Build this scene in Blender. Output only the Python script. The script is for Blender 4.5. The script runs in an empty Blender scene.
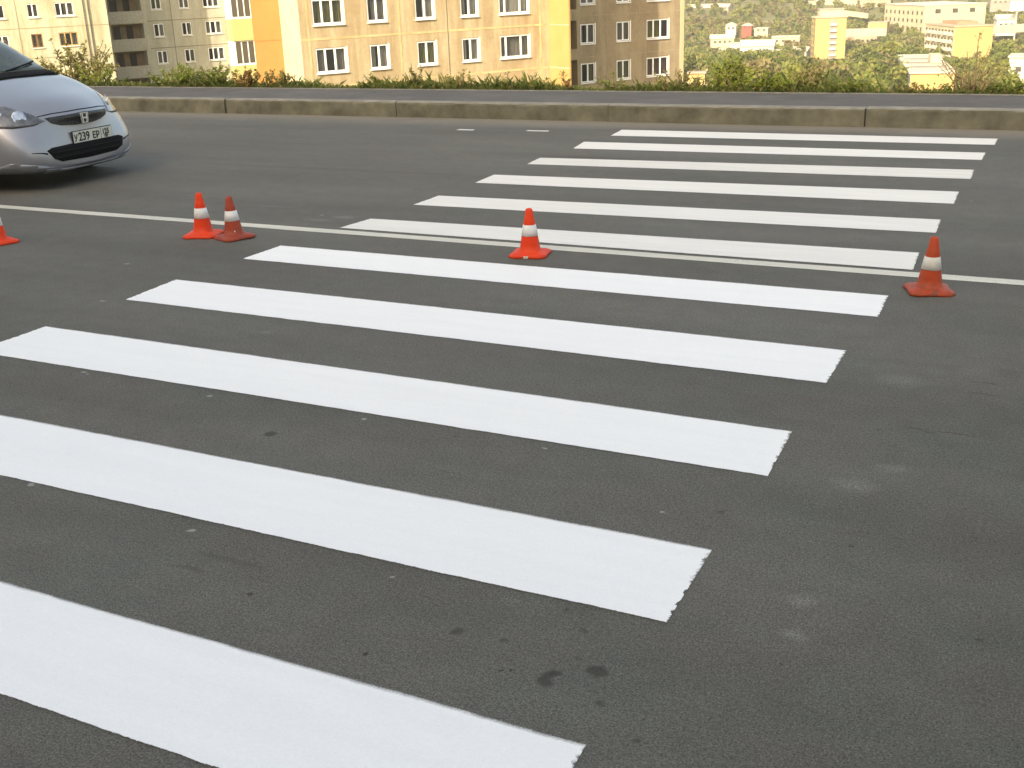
import bpy, bmesh, math, random
from mathutils import Vector, Matrix
from mathutils.bvhtree import BVHTree
random.seed(7)
SC = bpy.context.scene
COL = SC.collection
R = math.radians

# ------------------------------------------------------------------ camera
CAM_H = 1.617
Fv = Vector((-0.43427314, 0.8366413, -0.33382356))
Rv = Vector((0.89283195, 0.44891679, -0.0363983))
Uv = Vector((-0.11940668, 0.31385514, 0.94193258))
cd = bpy.data.cameras.new("camera"); cam = bpy.data.objects.new("camera", cd); COL.objects.link(cam)
cam.matrix_world = Matrix(((Rv.x, Uv.x, -Fv.x, 0), (Rv.y, Uv.y, -Fv.y, 0), (Rv.z, Uv.z, -Fv.z, CAM_H), (0, 0, 0, 1)))
cd.sensor_width = 36; cd.lens = 1146.58 / 1024 * 36; cd.clip_start = 0.05; cd.clip_end = 9000
SC.camera = cam
SC.render.resolution_x = 1024; SC.render.resolution_y = 768

# ------------------------------------------------------------------ light
SUN_EL = R(30)
TRAVEL = Vector((0.038, 0.999, 0)).normalized()
sun_from = Vector((-TRAVEL.x * math.cos(SUN_EL), -TRAVEL.y * math.cos(SUN_EL), math.sin(SUN_EL)))
w = bpy.data.worlds.new("World"); SC.world = w; w.use_nodes = True
wn = w.node_tree.nodes; bg = wn['Background']
sky = wn.new('ShaderNodeTexSky'); sky.sky_type = 'NISHITA'; sky.sun_disc = False
sky.sun_elevation = SUN_EL; sky.sun_rotation = math.atan2(sun_from.x, sun_from.y)
sky.altitude = 50; sky.air_density = 1.0; sky.dust_density = 4.5; sky.ozone_density = 0.6
sky_tint = wn.new('ShaderNodeMix'); sky_tint.data_type = 'RGBA'; sky_tint.blend_type = 'MULTIPLY'; sky_tint.inputs[0].default_value = 1; sky_tint.inputs[7].default_value = (1.17, 1.045, .85, 1)   # warm tint multiplied into the sky light, in place of white balance
w.node_tree.links.new(sky.outputs[0], sky_tint.inputs[6]); w.node_tree.links.new(sky_tint.outputs[2], bg.inputs[0]); bg.inputs[1].default_value = 0.12
sl = bpy.data.lights.new("sun", 'SUN'); sl.energy = 2.5; sl.angle = R(0.5); sl.color = (1.0, 0.88, 0.68)
so = bpy.data.objects.new("sun", sl); COL.objects.link(so)
so.rotation_euler = sun_from.to_track_quat('Z', 'Y').to_euler()
so.location = (0, -30, 60)
SC.view_settings.view_transform = 'Standard'; SC.view_settings.look = 'None'
SC.view_settings.gamma = 1; SC.view_settings.use_curve_mapping = False
SC.view_settings.exposure = 1.8
SC.render.engine = 'CYCLES'

# ------------------------------------------------------------------ material helpers
def srgb(r, g, b):
    f = lambda c: (c / 255 / 12.92) if c / 255 <= .04045 else ((c / 255 + .055) / 1.055) ** 2.4
    return (f(r), f(g), f(b), 1)

def mat(name, col=(.5, .5, .5), rough=.7, metal=0.0, col2=None, scale=6, detail=4, stretch=None, bump=0.0,
        bscale=None, spec=None, contrast=(.35, .65), coords='Object', coat=0):
    m = bpy.data.materials.new(name); m.use_nodes = True
    nt = m.node_tree; b = nt.nodes['Principled BSDF']
    c = tuple(col[:3]) + (1,)
    b.inputs['Base Color'].default_value = c; b.inputs['Roughness'].default_value = rough
    b.inputs['Metallic'].default_value = metal
    if spec is not None: b.inputs['Specular IOR Level'].default_value = spec
    if coat: b.inputs['Coat Weight'].default_value = coat; b.inputs['Coat Roughness'].default_value = .05
    if col2 is not None or bump:
        tc = nt.nodes.new('ShaderNodeTexCoord'); mp = nt.nodes.new('ShaderNodeMapping')
        nt.links.new(tc.outputs[coords], mp.inputs[0])
        if stretch: mp.inputs['Scale'].default_value = stretch
    if col2 is not None:
        n = nt.nodes.new('ShaderNodeTexNoise'); n.inputs['Scale'].default_value = scale; n.inputs['Detail'].default_value = detail
        n.inputs['Roughness'].default_value = .6
        nt.links.new(mp.outputs[0], n.inputs['Vector'])
        cr = nt.nodes.new('ShaderNodeValToRGB')
        cr.color_ramp.elements[0].position = contrast[0]; cr.color_ramp.elements[1].position = contrast[1]
        cr.color_ramp.elements[0].color = c; cr.color_ramp.elements[1].color = tuple(col2[:3]) + (1,)
        nt.links.new(n.outputs['Fac'], cr.inputs[0]); nt.links.new(cr.outputs[0], b.inputs['Base Color'])
    if bump:
        n2 = nt.nodes.new('ShaderNodeTexNoise'); n2.inputs['Scale'].default_value = bscale or scale * 4
        n2.inputs['Detail'].default_value = 5
        nt.links.new(mp.outputs[0], n2.inputs['Vector'])
        bp = nt.nodes.new('ShaderNodeBump'); bp.inputs['Strength'].default_value = bump; bp.inputs['Distance'].default_value = .01
        nt.links.new(n2.outputs['Fac'], bp.inputs['Height']); nt.links.new(bp.outputs[0], b.inputs['Normal'])
    return m

class NB:   # tiny node builder
    def __init__(s, m): s.nt = m.node_tree; s.n = s.nt.nodes; s.l = s.nt.links
    def node(s, t, **kw):
        x = s.n.new(t)
        for k, v in kw.items(): setattr(x, k, v)
        return x
    def link(s, a, b): s.l.new(a, b)
    def noise(s, vec, scale, detail=4, rough=.6):
        x = s.node('ShaderNodeTexNoise'); x.inputs['Scale'].default_value = scale; x.inputs['Detail'].default_value = detail
        x.inputs['Roughness'].default_value = rough; s.link(vec, x.inputs['Vector']); return x.outputs['Fac']
    def ramp(s, fac, p0, p1, c0=(0, 0, 0, 1), c1=(1, 1, 1, 1)):
        x = s.node('ShaderNodeValToRGB'); e = x.color_ramp.elements
        e[0].position = p0; e[1].position = p1; e[0].color = c0; e[1].color = c1
        s.link(fac, x.inputs[0]); return x.outputs[0]
    def math(s, op, a, b=None, c=None, clamp=False):
        x = s.node('ShaderNodeMath', operation=op); x.use_clamp = clamp
        for i, v in enumerate((a, b, c)):
            if v is None: continue
            if isinstance(v, (int, float)): x.inputs[i].default_value = v
            else: s.link(v, x.inputs[i])
        return x.outputs[0]
    def mix(s, f, a, b, mode='MIX'):
        x = s.node('ShaderNodeMix', data_type='RGBA', blend_type=mode)
        for i, v in ((0, f), (6, a), (7, b)):
            if isinstance(v, (int, float)): x.inputs[i].default_value = v
            elif isinstance(v, tuple): x.inputs[i].default_value = v
            else: s.link(v, x.inputs[i])
        return x.outputs[2]

def backproj(px, py):
    d = Fv + Rv * ((px - 512) / 1146.58) - Uv * ((py - 384) / 1146.58); k = -CAM_H / d.z; return (d.x * k, d.y * k)
# asphalt of the carriageway --------------------------------------
def asphalt_material():
    m = bpy.data.materials.new("asphalt"); m.use_nodes = True; q = NB(m)
    b = q.n['Principled BSDF']
    geo = q.node('ShaderNodeNewGeometry'); P = geo.outputs['Position']
    mp = q.node('ShaderNodeMapping'); q.link(P, mp.inputs[0]); mp.inputs['Scale'].default_value = (.35, 1.6, 1)
    base = q.ramp(q.noise(mp.outputs[0], .8, 5, .55), .32, .68, (.086, .0845, .076, 1), (.116, .114, .104, 1))
    g1 = q.noise(P, 190, 3, .75)
    sepx = q.node('ShaderNodeSeparateXYZ'); q.link(P, sepx.inputs[0])
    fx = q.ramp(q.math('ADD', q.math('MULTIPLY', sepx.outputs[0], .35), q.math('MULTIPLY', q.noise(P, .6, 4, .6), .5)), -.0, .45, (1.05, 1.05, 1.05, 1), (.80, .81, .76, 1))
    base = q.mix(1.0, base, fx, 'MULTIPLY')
    hue = q.ramp(q.noise(P, 1.7, 5, .65), .38, .62, (1.03, .99, .96, 1), (.96, 1.0, .955, 1)); base = q.mix(1.0, base, hue, 'MULTIPLY')
    mott = q.ramp(q.noise(P, 7, 5, .7), .3, .7, (.90, .90, .90, 1), (1.09, 1.09, 1.09, 1)); base = q.mix(1.0, base, mott, 'MULTIPLY')
    grain = q.ramp(g1, .3, .72, (.25, .25, .25, 1), (1.85, 1.85, 1.85, 1))
    c = q.mix(1.0, base, grain, 'MULTIPLY')
    g2 = q.noise(P, 75, 4, .7)
    c = q.mix(1.0, c, q.ramp(g2, .3, .7, (.74, .74, .74, 1), (1.26, 1.26, 1.26, 1)), 'MULTIPLY')
    vo = q.node('ShaderNodeTexVoronoi'); vo.inputs['Scale'].default_value = 120; q.link(P, vo.inputs['Vector'])
    sp = q.ramp(vo.outputs['Distance'], .10, .2, (1, 1, 1, 1), (0, 0, 0, 1))
    sc_ = q.node('ShaderNodeSeparateColor'); q.link(vo.outputs['Color'], sc_.inputs[0])
    sel = q.math('GREATER_THAN', sc_.outputs[0], .86)
    c = q.mix(q.math('MULTIPLY', q.math('MULTIPLY', sp, sel), .7), c, (.28, .27, .25, 1))
    seld = q.math('GREATER_THAN', sc_.outputs[1], .80)
    c = q.mix(q.math('MULTIPLY', q.math('MULTIPLY', sp, seld), .65), c, (.03, .028, .026, 1))
    # long dark worn streaks and wheel-track mottling along the driving direction
    mp2 = q.node('ShaderNodeMapping'); q.link(P, mp2.inputs[0]); mp2.inputs['Scale'].default_value = (.9, 7, 1)
    st = q.ramp(q.noise(mp2.outputs[0], 1.4, 6, .65), .60, .74, (0, 0, 0, 1), (1, 1, 1, 1))
    c = q.mix(q.math('MULTIPLY', st, .14), c, (.06, .038, .035, 1))
    # pale dust lane at the foot of the kerb
    sep = q.node('ShaderNodeSeparateXYZ'); q.link(P, sep.inputs[0])
    wob = q.math('ADD', sep.outputs[1], q.math('MULTIPLY', q.noise(P, 1.2, 5, .65), .55))
    dust = q.ramp(q.math('MULTIPLY', q.math('SUBTRACT', wob, 12.15), 1.6), .05, .85)
    c = q.mix(q.math('MULTIPLY', dust, .7), c, (.23, .215, .175, 1))
    # warp for stains
    nz = q.node('ShaderNodeTexNoise'); nz.inputs['Scale'].default_value = 16; nz.inputs['Detail'].default_value = 4; q.link(P, nz.inputs['Vector'])
    wv = q.node('ShaderNodeVectorMath', operation='MULTIPLY_ADD')
    q.link(nz.outputs['Color'], wv.inputs[0]); wv.inputs[1].default_value = (.05, .05, 0); q.link(P, wv.inputs[2])
    W = wv.outputs[0]; off = .025
    def spot(cc, x, y, rx, ry, col, strength, gr=None, soft=.45):
        v = q.node('ShaderNodeVectorMath', operation='SUBTRACT'); q.link(W, v.inputs[0]); v.inputs[1].default_value = (x + off, y + off, 0)
        d = q.node('ShaderNodeVectorMath', operation='MULTIPLY'); q.link(v.outputs[0], d.inputs[0]); d.inputs[1].default_value = (1 / rx, 1 / ry, 0)
        l = q.node('ShaderNodeVectorMath', operation='LENGTH'); q.link(d.outputs[0], l.inputs[0])
        f = q.ramp(l.outputs['Value'], 1 - soft, 1.0 + soft * .3, (1, 1, 1, 1), (0, 0, 0, 1))
        f = q.math('MULTIPLY', f, strength)
        if gr is not None: f = q.math('MULTIPLY', f, gr)
        return q.mix(f, cc, col)
    dk = (.032, .028, .024, 1)
    G = lambda px, py: backproj(px, py)
    for px, py, rx, ry, s in ((547, 679, .022, .040, .72), (557, 674, .022, .018, .70), (598, 671, .032, .026, .75), (456, 632, .022, .026, .6), (504, 640, .014, .016, .5), (565, 609, .013, .012, .5), (584, 630, .014, .012, .45),
                              (599, 705, .012, .012, .5), (633, 740, .015, .014, .6), (576, 659, .012, .010, .4), (501, 669, .005, .006, .9), (510, 670, .005, .006, .9), (642, 721, .004, .005, .9), (270, 434, .030, .030, .75),
                              (362, 655, .009, .012, .9), (250, 594, .010, .012, .8), (185, 516, .014, .02, .5), (720, 513, .014, .02, .5), (725, 510, .008, .012, .5), (851, 546, .012, .014, .55), (978, 640, .012, .012, .6), (455, 436, .012, .02, .4),
                              (665, 552, .01, .012, .5), (780, 664, .005, .006, .8), (230, 560, .16, .018, .25), (190, 568, .08, .014, .3), (880, 430, .012, .01, .6), (916, 429, .05, .008, .5), (930, 432, .04, .008, .5), (985, 394, .07, .008, .5), (60, 400, .012, .02, .4)):
        x, y = G(px, py)
        c = spot(c, x, y, rx, ry, dk, s)
    tick = (.5, .5, .48, 1)
    for px, py, rx in ((84, 372, .018), (210, 396, .016), (103, 301, .02), (31, 485, .016), (192, 530, .014), (393, 577, .012), (364, 419, .014), (78, 345, .012), (126, 264, .02), (545, 448, .012), (88, 374, .01), (540, 250, .014), (662, 512, .01), (322, 215, .02), (972, 201, .016)):
        x, y = G(px, py); c = spot(c, x, y, rx, rx * .7, tick, .42)
    for x, y, rx, s in ((-4.3, 10.0, .55, .34), (-2.6, 9.86, .18, .3), (-6.6, 8.8, 2.2, .18), (-.2, 4.9, .7, .16)):
        c = spot(c, x, y, rx, .07, dk, s)
    for x, y, rx, ry, s in ((.35, 4.6, .16, .006, .7), (-.35, 4.15, .12, .006, .6), (.1, 5.2, .2, .008, .5), (-.3, 4.75, .10, .005, .6), (.25, 3.4, .05, .006, .5), (-1.9, 3.15, .06, .006, .4)):
        c = spot(c, x, y, rx, ry, dk, s)
    gd = q.ramp(q.noise(P, 130, 3, .7), .44, .66)
    wt = (.62, .62, .60, 1)
    for x, y, rx, ry, s in ((-.592, 3.566, .10, .07, .45), (-.58, 2.766, .055, .05, .5), (-.553, 2.588, .06, .035, .55), (-.625, 4.667, .13, .10, .35),
                            (-.50, 3.75, .07, .05, .35), (-4.92, 6.90, .13, .07, .5), (-5.05, 6.75, .16, .05, .45), (-5.75, 7.1, .35, .05, .25),
                            (-1.3, 2.45, .05, .03, .25), (-.35, 4.9, .1, .08, .25), (-3.6, 4.3, .06, .03, .3)):
        c = spot(c, x, y, rx, ry, wt, s * .6, gd, .85)
    q.link(c, b.inputs['Base Color'])
    b.inputs['Roughness'].default_value = .82; b.inputs['Specular IOR Level'].default_value = .35
    bp = q.node('ShaderNodeBump'); bp.inputs['Strength'].default_value = .55; bp.inputs['Distance'].default_value = .004
    q.link(q.math('ADD', g1, g2), bp.inputs['Height']); q.link(bp.outputs[0], b.inputs['Normal'])
    return m

def paint_material(name, c1, c2, fray=.028, wear=.0):
    """UV.x = metres from the nearest long edge, UV.y = metres from the nearest short end"""
    m = bpy.data.materials.new(name); m.use_nodes = True; q = NB(m); b = q.n['Principled BSDF']
    geo = q.node('ShaderNodeNewGeometry'); P = geo.outputs['Position']
    mp = q.node('ShaderNodeMapping'); q.link(P, mp.inputs[0]); mp.inputs['Scale'].default_value = (.5, 6, 1)
    c = q.ramp(q.noise(mp.outputs[0], 2.2, 5, .6), .3, .7, c1, c2)
    c = q.mix(1.0, c, q.ramp(q.noise(P, 160, 3, .7), .3, .7, (.955, .955, .955, 1), (1.03, 1.03, 1.03, 1)), 'MULTIPLY')
    uv = q.node('ShaderNodeUVMap'); sp = q.node('ShaderNodeSeparateXYZ'); q.link(uv.outputs[0], sp.inputs[0])
    far = q.math('LESS_THAN', sp.outputs[0], 0.0); da = q.math('ABSOLUTE', sp.outputs[0])
    d = q.math('MINIMUM', da, q.math('SUBTRACT', q.math('ADD', sp.outputs[1], .008), q.math('MULTIPLY', q.ramp(q.noise(P, 38, 4, .75), .42, .7), .017)))
    # hand-rolled paint: crisp on the near side, a soft overspray on the far side
    thr = q.math('ADD', q.math('MULTIPLY', q.noise(P, 210, 3, .8), fray * .35), q.math('MULTIPLY', q.noise(P, 9, 3, .6), fray * .45))
    thr = q.math('ADD', thr, q.math('MULTIPLY', far, q.math('MULTIPLY', q.noise(P, 260, 2, .9), .008)))
    soft = q.math('ADD', q.math('MULTIPLY', far, .013), .0015)
    hole = q.math('DIVIDE', q.math('SUBTRACT', q.math('SUBTRACT', thr, fray * .24), q.math('SUBTRACT', d, q.math('MULTIPLY', far, .004))), soft, clamp=True)
    if wear:
        n2 = q.noise(P, 90, 4, .8); n3 = q.noise(P, 2.1, 3, .6)
        hw = q.math('GREATER_THAN', q.math('ADD', n2, q.math('MULTIPLY', n3, .5)), 1.0 - wear)
        hole = q.math('MAXIMUM', hole, hw)
    tr = q.node('ShaderNodeBsdfTransparent'); mx = q.node('ShaderNodeMixShader')
    q.link(hole, mx.inputs[0]); q.link(b.outputs[0], mx.inputs[1]); q.link(tr.outputs[0], mx.inputs[2])
    q.link(mx.outputs[0], q.n['Material Output'].inputs['Surface'])
    q.link(c, b.inputs['Base Color']); b.inputs['Roughness'].default_value = .55; b.inputs['Specular IOR Level'].default_value = .3
    bp = q.node('ShaderNodeBump'); bp.inputs['Strength'].default_value = .25; bp.inputs['Distance'].default_value = .003
    q.link(q.noise(P, 220, 3, .7), bp.inputs['Height']); q.link(bp.outputs[0], b.inputs['Normal'])
    return m

def leaf_material(name, c1, c2, c3=None, scale=14, trans=.35):
    m = bpy.data.materials.new(name); m.use_nodes = True; q = NB(m); b = q.n['Principled BSDF']
    geo = q.node('ShaderNodeNewGeometry'); P = geo.outputs['Position']
    c = q.ramp(q.noise(P, scale, 2, .6), .35, .65, tuple(c1) + (1,), tuple(c2) + (1,))
    if c3: c = q.mix(q.ramp(q.noise(P, scale * 2.7, 2, .6), .55, .68), c, tuple(c3) + (1,))
    q.link(c, b.inputs['Base Color']); b.inputs['Roughness'].default_value = .6; b.inputs['Specular IOR Level'].default_value = .2
    t = q.node('ShaderNodeBsdfTranslucent'); q.link(c, t.inputs[0]); mx = q.node('ShaderNodeMixShader'); mx.inputs[0].default_value = trans
    q.link(b.outputs[0], mx.inputs[1]); q.link(t.outputs[0], mx.inputs[2]); q.link(mx.outputs[0], q.n['Material Output'].inputs['Surface'])
    return m

def glass_material(name, tint=(.02, .025, .03), op=.45):
    m = bpy.data.materials.new(name); m.use_nodes = True; q = NB(m); b = q.n['Principled BSDF']
    b.inputs['Base Color'].default_value = tint + (1,); b.inputs['Roughness'].default_value = .06
    tr = q.node('ShaderNodeBsdfTransparent'); tr.inputs[0].default_value = (.8, .83, .82, 1)
    mx = q.node('ShaderNodeMixShader'); mx.inputs[0].default_value = 1 - op
    q.link(b.outputs[0], mx.inputs[1]); q.link(tr.outputs[0], mx.inputs[2]); q.link(mx.outputs[0], q.n['Material Output'].inputs['Surface'])
    return m

# ------------------------------------------------------------------ mesh helpers
class MB:
    def __init__(s): s.v = []; s.f = []; s.mi = []
    def quad(s, a, b, c, d, mi=0):
        i = len(s.v); s.v += [tuple(a), tuple(b), tuple(c), tuple(d)]; s.f.append((i, i + 1, i + 2, i + 3)); s.mi.append(mi)
    def poly(s, pts, mi=0):
        i = len(s.v); s.v += [tuple(p) for p in pts]; s.f.append(tuple(range(i, i + len(pts)))); s.mi.append(mi)
    def box(s, x0, x1, y0, y1, z0, z1, mi=0, T=None):
        P = [Vector(p) for p in ((x0, y0, z0), (x1, y0, z0), (x1, y1, z0), (x0, y1, z0), (x0, y0, z1), (x1, y0, z1), (x1, y1, z1), (x0, y1, z1))]
        if T: P = [T(p) for p in P]
        i = len(s.v); s.v += [tuple(p) for p in P]
        for f in ((0, 3, 2, 1), (4, 5, 6, 7), (0, 1, 5, 4), (1, 2, 6, 5), (2, 3, 7, 6), (3, 0, 4, 7)):
            s.f.append(tuple(i + k for k in f)); s.mi.append(mi)
    def tube(s, pts, rads, n=6, mi=0, cap=True):
        pts = [Vector(p) for p in pts]; rings = []
        for k, p in enumerate(pts):
            a = pts[max(k - 1, 0)]; b = pts[min(k + 1, len(pts) - 1)]; d = (b - a).normalized()
            up = Vector((0, 0, 1)) if abs(d.z) < .9 else Vector((1, 0, 0))
            u = d.cross(up).normalized(); v = d.cross(u); r = rads[k] if isinstance(rads, (list, tuple)) else rads
            i = len(s.v); s.v += [tuple(p + (u * math.cos(2 * math.pi * j / n) + v * math.sin(2 * math.pi * j / n)) * r) for j in range(n)]; rings.append(i)
        for a, b in zip(rings, rings[1:]):
            for j in range(n): s.f.append((a + j, a + (j + 1) % n, b + (j + 1) % n, b + j)); s.mi.append(mi)
        if cap:
            s.f.append(tuple(rings[0] + j for j in range(n))); s.mi.append(mi)
            s.f.append(tuple(rings[-1] + j for j in reversed(range(n)))); s.mi.append(mi)
    def build(s, name, mats, parent=None, smooth=False, bevel=0, loc=None):
        me = bpy.data.meshes.new(name)
        if loc is not None:
            s.v = [(a - loc[0], b - loc[1], c - loc[2]) for a, b, c in s.v]
        me.from_pydata(s.v, [], s.f)
        if not isinstance(mats, (list, tuple)): mats = [mats]
        for m in mats: me.materials.append(m)
        me.polygons.foreach_set('material_index', s.mi)
        if smooth: me.polygons.foreach_set('use_smooth', [True] * len(s.f))
        me.update()
        o = bpy.data.objects.new(name, me); COL.objects.link(o)
        if parent: o.parent = parent
        if loc is not None: o.location = loc
        if bevel:
            bm = bmesh.new(); bm.from_mesh(me); bmesh.ops.remove_doubles(bm, verts=bm.verts, dist=1e-5)
            bmesh.ops.bevel(bm, geom=bm.edges[:], offset=bevel, segments=2, affect='EDGES', clamp_overlap=True)
            bm.to_mesh(me); bm.free()
        return o

def tag(o, label=None, cat=None, group=None, kind=None):
    if label: o['label'] = label
    if cat: o['category'] = cat
    if group: o['group'] = group
    if kind: o['kind'] = kind
    return o
def empty(name, loc, rz=0, **kw):
    o = bpy.data.objects.new(name, None); COL.objects.link(o); o.location = loc; o.rotation_euler = (0, 0, rz); o.empty_display_size = .2
    return tag(o, **kw)

# ------------------------------------------------------------------ materials
M = {}
M['asphalt'] = asphalt_material()
M['paint'] = paint_material('white_road_paint', (.79, .815, .82, 1), (.825, .85, .855, 1))
M['paint_mid'] = paint_material('used_white_road_paint', (.66, .665, .63, 1), (.74, .745, .71, 1), .02)
M['paint_far'] = paint_material('worn_white_road_paint', (.60, .60, .56, 1), (.70, .70, .66, 1), .03, .04)
M['line'] = paint_material('old_line_paint', (.50, .495, .43, 1), (.60, .595, .52, 1), .02, .05)
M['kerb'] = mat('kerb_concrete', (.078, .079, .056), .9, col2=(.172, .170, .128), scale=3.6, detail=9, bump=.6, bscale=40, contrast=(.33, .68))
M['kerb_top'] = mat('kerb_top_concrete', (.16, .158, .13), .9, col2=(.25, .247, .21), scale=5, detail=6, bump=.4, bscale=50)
M['walk'] = mat('pavement_asphalt', (.080, .077, .072), .9, col2=(.108, .103, .097), scale=2.2, detail=6, bump=.35, bscale=160)
M['soil'] = mat('verge_soil', (.06, .05, .03), 1, col2=(.05, .075, .02), scale=6, detail=5)
M['grassm'] = leaf_material('grass_blades', (.045, .07, .014), (.11, .13, .028), (.24, .19, .09), 5)
M['green'] = leaf_material('green_leaves', (.07, .115, .018), (.17, .21, .035), (.30, .28, .07), 22)
M['bright'] = leaf_material('bright_green_leaves', (.10, .165, .02), (.20, .24, .03), (.30, .27, .06), 18)
M['olive'] = leaf_material('olive_leaves', (.10, .11, .028), (.23, .21, .06), (.32, .21, .09), 22)
M['rust'] = leaf_material('rusty_leaves', (.16, .09, .03), (.30, .17, .06), (.10, .12, .02), 22)
M['stem'] = mat('stem_brown', (.11, .075, .04), .9, col2=(.18, .13, .07), scale=30)
M['bark'] = mat('bark', (.08, .06, .045), .95, col2=(.15, .12, .09), scale=4)

# ------------------------------------------------------------------ ground, road, kerb, pavement
YK = 12.60   # front foot of the kerb
def hfun(x, y):
    D = math.hypot(x, y)
    tab = [(0, -.02), (14.4, .16), (15.2, .10), (16.8, -.6), (25, -3.6), (45, -7.2), (75, -9.2), (130, -13), (200, -22), (290, -28.5), (330, -29.5), (480, -35.5), (620, -44), (700, -44),
           (760, -39), (850, -32), (950, -24), (1150, -8), (1400, 14), (1800, 55), (2400, 110), (3200, 150)]
    k = y if y < 17 else (17 + (D - 17) * 1.0 if D > 17 else 17)
    k = max(k, 0) if y < 17 else k
    if y >= 17: k = D * min(1, (y / 45)) + y * (1 - min(1, y / 45)) if y < 45 else D
    z = tab[-1][1]
    for (a, za), (b, zb) in zip(tab, tab[1:]):
        if k <= b: z = za + (zb - za) * max(0, (k - a)) / (b - a); break
    # the left part of the valley floor lies higher
    az = math.degrees(math.atan2(x, max(y, .01)))
    if y > 17 and az < -24:
        f = min(1, (-24 - az) / 12); z2 = max(z, -8.5 if D > 90 else -9)
        z = z * (1 - f) + z2 * f if D < 400 else z
    if D > 120: z += 1.6 * math.sin(x * .021 + 1.3) * math.sin(y * .017) * min(1, (D - 120) / 200)
    return z
def terrain():
    xs = sorted(set([-3000, -2400, -1900, -1500, -1200] + [-1000 + 25 * i for i in range(57)] + [-60 + 5 * i for i in range(25)] + [500, 700, 1000, 1500, 2200, 3000]))
    ys = [-400, -120, -40, 0, 8, 13, 14.21, 14.6, 15.2, 16.0, 17, 18.5, 20, 23, 27, 32, 38, 45, 55, 65, 80, 100, 120] + [150 + 25 * i for i in range(50)] + [1500, 1700, 1950, 2300, 2800, 3400]
    mb = MB()
    for y in ys:
        for x in xs:
            z = -.05 if y <= 13.1 else hfun(x, y)
            if y in (14.21,): z = .13
            if 14.5 < y < 17: z += .03 * math.sin(x * 1.7) * (y > 15)
            mb.v.append((x, y, z))
    n = len(xs)
    for j in range(len(ys) - 1):
        for i in range(n - 1): mb.f.append((j * n + i, j * n + i + 1, (j + 1) * n + i + 1, (j + 1) * n + i)); mb.mi.append(0)
    m = bpy.data.materials.new('hillside_ground'); m.use_nodes = True; q = NB(m); b = q.n['Principled BSDF']
    geo = q.node('ShaderNodeNewGeometry'); P = geo.outputs['Position']
    c = q.ramp(q.noise(P, .012, 6, .65), .38, .62, (.10, .10, .028, 1), (.17, .15, .06, 1))
    c = q.mix(q.ramp(q.noise(P, .09, 5, .7), .4, .66), c, (.125, .125, .035, 1))
    c = q.mix(q.ramp(q.noise(P, .035, 6, .75), .56, .63), c, (.26, .22, .14, 1))
    c = q.mix(q.ramp(q.noise(P, .3, 4, .7), .45, .6), c, (.08, .085, .024, 1))
    q.link(c, b.inputs['Base Color']); b.inputs['Roughness'].default_value = 1
    tag(mb.build('ground', m, smooth=True), kind='structure')
terrain()

def sheet(name, x0, x1, y0, y1, z, m, mb=None):
    mb = MB(); mb.quad((x0, y0, z), (x1, y0, z), (x1, y1, z), (x0, y1, z)); return tag(mb.build(name, m), kind='structure')
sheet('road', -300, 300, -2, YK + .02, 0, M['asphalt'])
# pavement slab with its edge
mb = MB(); mb.box(-300, 300, YK + .15, 14.18, -.04, .178); tag(mb.build('pavement', M['walk']), kind='structure')
mb = MB(); mb.box(-300, 300, 14.18, 14.25, -.04, .186); tag(mb.build('pavement_edging', M['kerb_top']), kind='structure')
# kerb stones, joints as in the photograph
def kerb():
    jx = [-10.81, -8.05, -5.15, -2.25]
    x = -10.81
    while x > -60: x -= 2.9; jx.insert(0, x)
    x = -2.25
    while x < 40: x += 2.9; jx.append(x)
    vs = []; mb = MB(); rnd = random.Random(3)
    prof = [(0, -.02), (.0, .165), (.006, .186), (.022, .197), (.15, .2), (.15, -.02)]
    for a, b in zip(jx, jx[1:]):
        a += .006; b -= .006; n = 36; rows = []; dy = rnd.uniform(-.012, .012); dz = rnd.uniform(-.006, .006)
        for i in range(n + 1):
            x = a + (b - a) * i / n; row = []
            for k, (py, pz) in enumerate(prof):
                jj = 0 if k in (0, 4, 5) else 1
                row.append(len(mb.v)); mb.v.append((x, YK + py + dy + jj * rnd.uniform(-.004, .004), pz + (dz if k not in (0, 5) else 0) + jj * rnd.uniform(-.005, .003)))
            rows.append(row)
        for r0, r1 in zip(rows, rows[1:]):
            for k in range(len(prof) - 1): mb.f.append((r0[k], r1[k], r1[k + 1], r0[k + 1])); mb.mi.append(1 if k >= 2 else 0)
        for r0 in (rows[0], rows[-1]): mb.f.append(tuple(r0)); mb.mi.append(0)
    tag(mb.build('kerb', [M['kerb'], M['kerb_top']]), kind='structure')
    dm = MB(); dm.box(-60, 40, YK + .03, YK + .14, -.03, .15); tag(dm.build('kerb_bedding', mat('dark_mortar', (.04, .04, .03), 1)), kind='structure')
kerb()

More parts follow.
